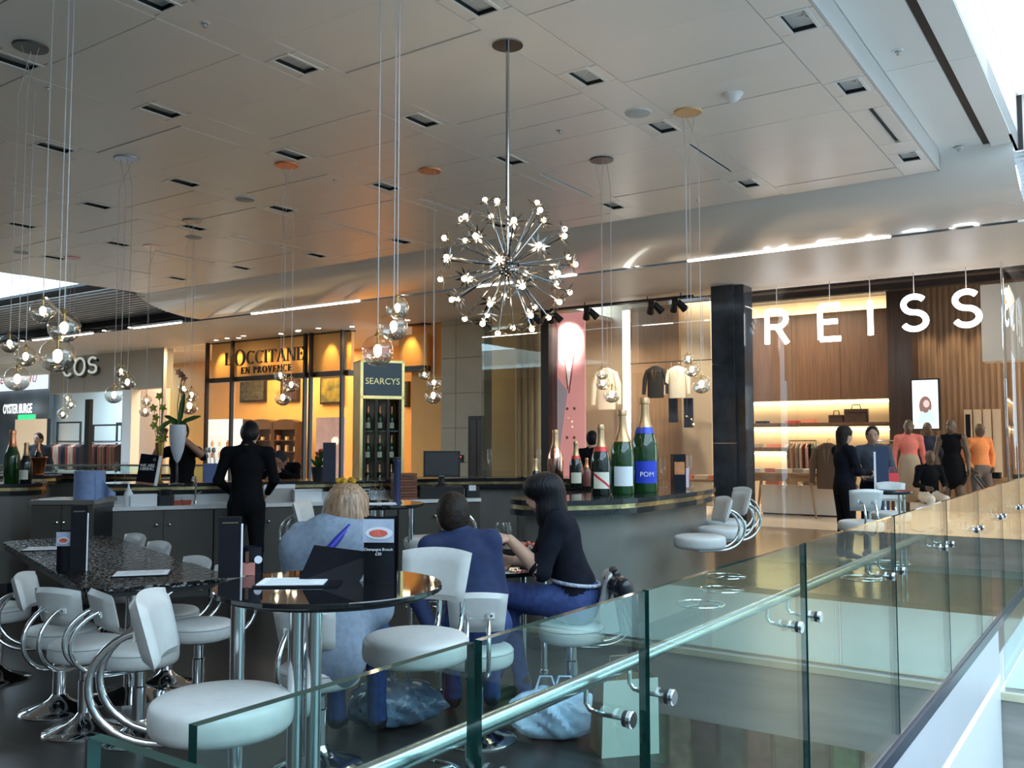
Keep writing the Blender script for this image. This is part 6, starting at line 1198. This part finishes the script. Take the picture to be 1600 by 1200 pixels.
t = thing('carrier_bag','red paper bag held by the man in the grey jacket','bag',(cm.x+.12,cm.y-.30,1.02),.3); MB().box(-.08,-.03,-.18,.08,.03,.10).build('bag',mat('red_paper',(.7,.04,.05),.6),t); MB().tube([(-.05,0,.1),(-.03,0,.17),(.03,0,.17),(.05,0,.1)],.004,5).build('handle',mat('red_paper',(.7,.04,.05),.6),t)
q = pd(1379,745,11.6); t = thing('sign_stand','tall navy board standing beside the couple','sign',(q.x,q.y,0),-.3); MB().box(-.075,0,.42,.075,.03,1.46).build('board',mat('navy_panel',(.02,.035,.09),.5),t); MB().box(-.1,-.002,.42,-.075,.032,1.4).build('edge',PAPER,t); MB().box(-.02,.005,0,.02,.025,.42).build('post',BLACKM,t); MB().box(-.15,-.12,0,.15,.15,.02).build('foot',BLACKM,t)
# distant shoppers
fm = pd(59,700,18.2); person('person','man in dark coat standing in front of the peach panel at far left',(fm.x,fm.y,0),math.radians(205),JS(look=(-.5,0)),dict(D_,mtop=mat('dark_coat',(.02,.022,.032),.8),mbot=mat('blue_jeans',(.03,.05,.12),.8),mhair=HBR,thick=1.2,collar=1),.02,.98)
q = pd(925,700,13.2); person('person','shopper in black seen from behind in front of the pink banner',(q.x,q.y,0),math.radians(-15),JS(look=(.1,-.1)),dict(D_,mtop=BLKC,mbot=BLKC,mhair=HB),.02,.97)
# mannequins
MS = mat('mannequin_brown',(.13,.082,.05),.5,noise=(10,.1)); CORAL = mat('coral_knit',(.85,.22,.16),.8,noise=(30,.08)); SKIRT = mat('beige_skirt',(.48,.36,.24),.8); ORK = mat('orange_cardigan',(.75,.24,.07),.8,noise=(30,.1)); TRS = mat('taupe_trousers',(.13,.10,.085),.8)
def manq(px, v, rz, label, st, J, sc=1.04, base=.12):
    u = fu(px,690,v)[0]; q = W(u,v,base); t,_ = person('mannequin',label,q,rz,J,dict(dict(mskin=MS,mshoe=MS,noface=1),**st),.02,sc,'mannequin',.009)
    b_ = MB().box(-.30,-.25,-base/sc,.30,.25,-.012).build('stand_plate',mat('stand_white',(.7,.62,.52),.4),t); return t
manq(1420,17.3,math.radians(170),'mannequin in coral sweater and beige skirt',dict(mtop=CORAL,mbot=SKIRT,fem=1,thigh=1,shin=2,skirt=(.05,-.42,.17,.215)),JS(look=(-.3,0)))
manq(1449,18.3,math.radians(165),'mannequin in dark jacket behind the coral sweater one',dict(mtop=cloth_mat(7),mbot=cloth_mat(1)),JS(look=(.3,0)),1.02)
manq(1487,17.6,math.radians(150),'mannequin in a short black dress',dict(mtop=BLKC,mbot=BLKC,fem=1,farm=2,uarm=2,thigh=2,shin=2,skirt=(.05,-.18,.17,.225)),JS(look=(-.4,0),elR=(.25,.03,1.13),wrR=(.20,.14,.90)))
manq(1530,18.2,math.radians(185),'mannequin in orange cardigan and dark trousers',dict(mtop=ORK,mbot=TRS,thick=1.1),JS(look=(.2,0),knL=(-.16,.03,.5),anL=(-.2,-.02,.09),toeL=(-.24,.13,.035),elL=(-.28,-.06,1.16),wrL=(-.2,.06,.96),elR=(.28,-.06,1.16),wrR=(.2,.06,.96)),1.0)
u = fu(1452,760,16.9)[0]; q = W(u,16.9,0)
sm_ = person('mannequin','seated mannequin in black jacket and pale trousers at the front',q,math.radians(175),JT(.50),dict(mskin=MS,mshoe=MS,noface=1,mtop=BLKC,mbot=mat('pale_trousers',(.75,.66,.54),.8),thick=1.05),.02,1.0,'mannequin',.009)[0]
t = thing('display_cube','low white cube under the seated mannequin','plinth',W(u,16.92,0),math.radians(175)); MB().box(-.25,-.25,.02,.25,.18,.48).build('cube',mat('stand_white',(.7,.62,.52),.4),t); MB().box(-.23,-.23,0,.23,.16,.02).build('base',BLACKM,t)

p = pz(893,973,.48); t = thing('leather_jacket','black leather jacket hung over the dark haired woman\'s chair','jacket',(p.x+.24,p.y-.02,0)); BL_ = mat('black_leather',(.010,.010,.014),.25,noise=(12,.4),bump=(.3,.006))
jp = [cone((.0,-.15,.72),(.0,.15,.72),.05,.05,0),cone((.05,-.14,.68),(.14,-.17,.36),.055,.075,0,((1,0,0),1.3)),cone((.05,.0,.68),(.13,.0,.36),.07,.085,0,((1,0,0),1.5)),cone((.05,.14,.68),(.12,.17,.38),.055,.075,0,((1,0,0),1.3))]
link('body',to_mesh('body',[blob(jp,.013,.04)],[BL_]),t); link('sleeve',to_mesh('sleeve',[blob([cone((.04,-.19,.72),(.16,-.23,.40),.05,.036,0)],.012,.02)],[BL_]),t); link('collar',to_mesh('collar',[blob([cone((.01,-.06,.77),(.01,.06,.77),.03,.03,0)],.012,.02)],[BL_]),t)
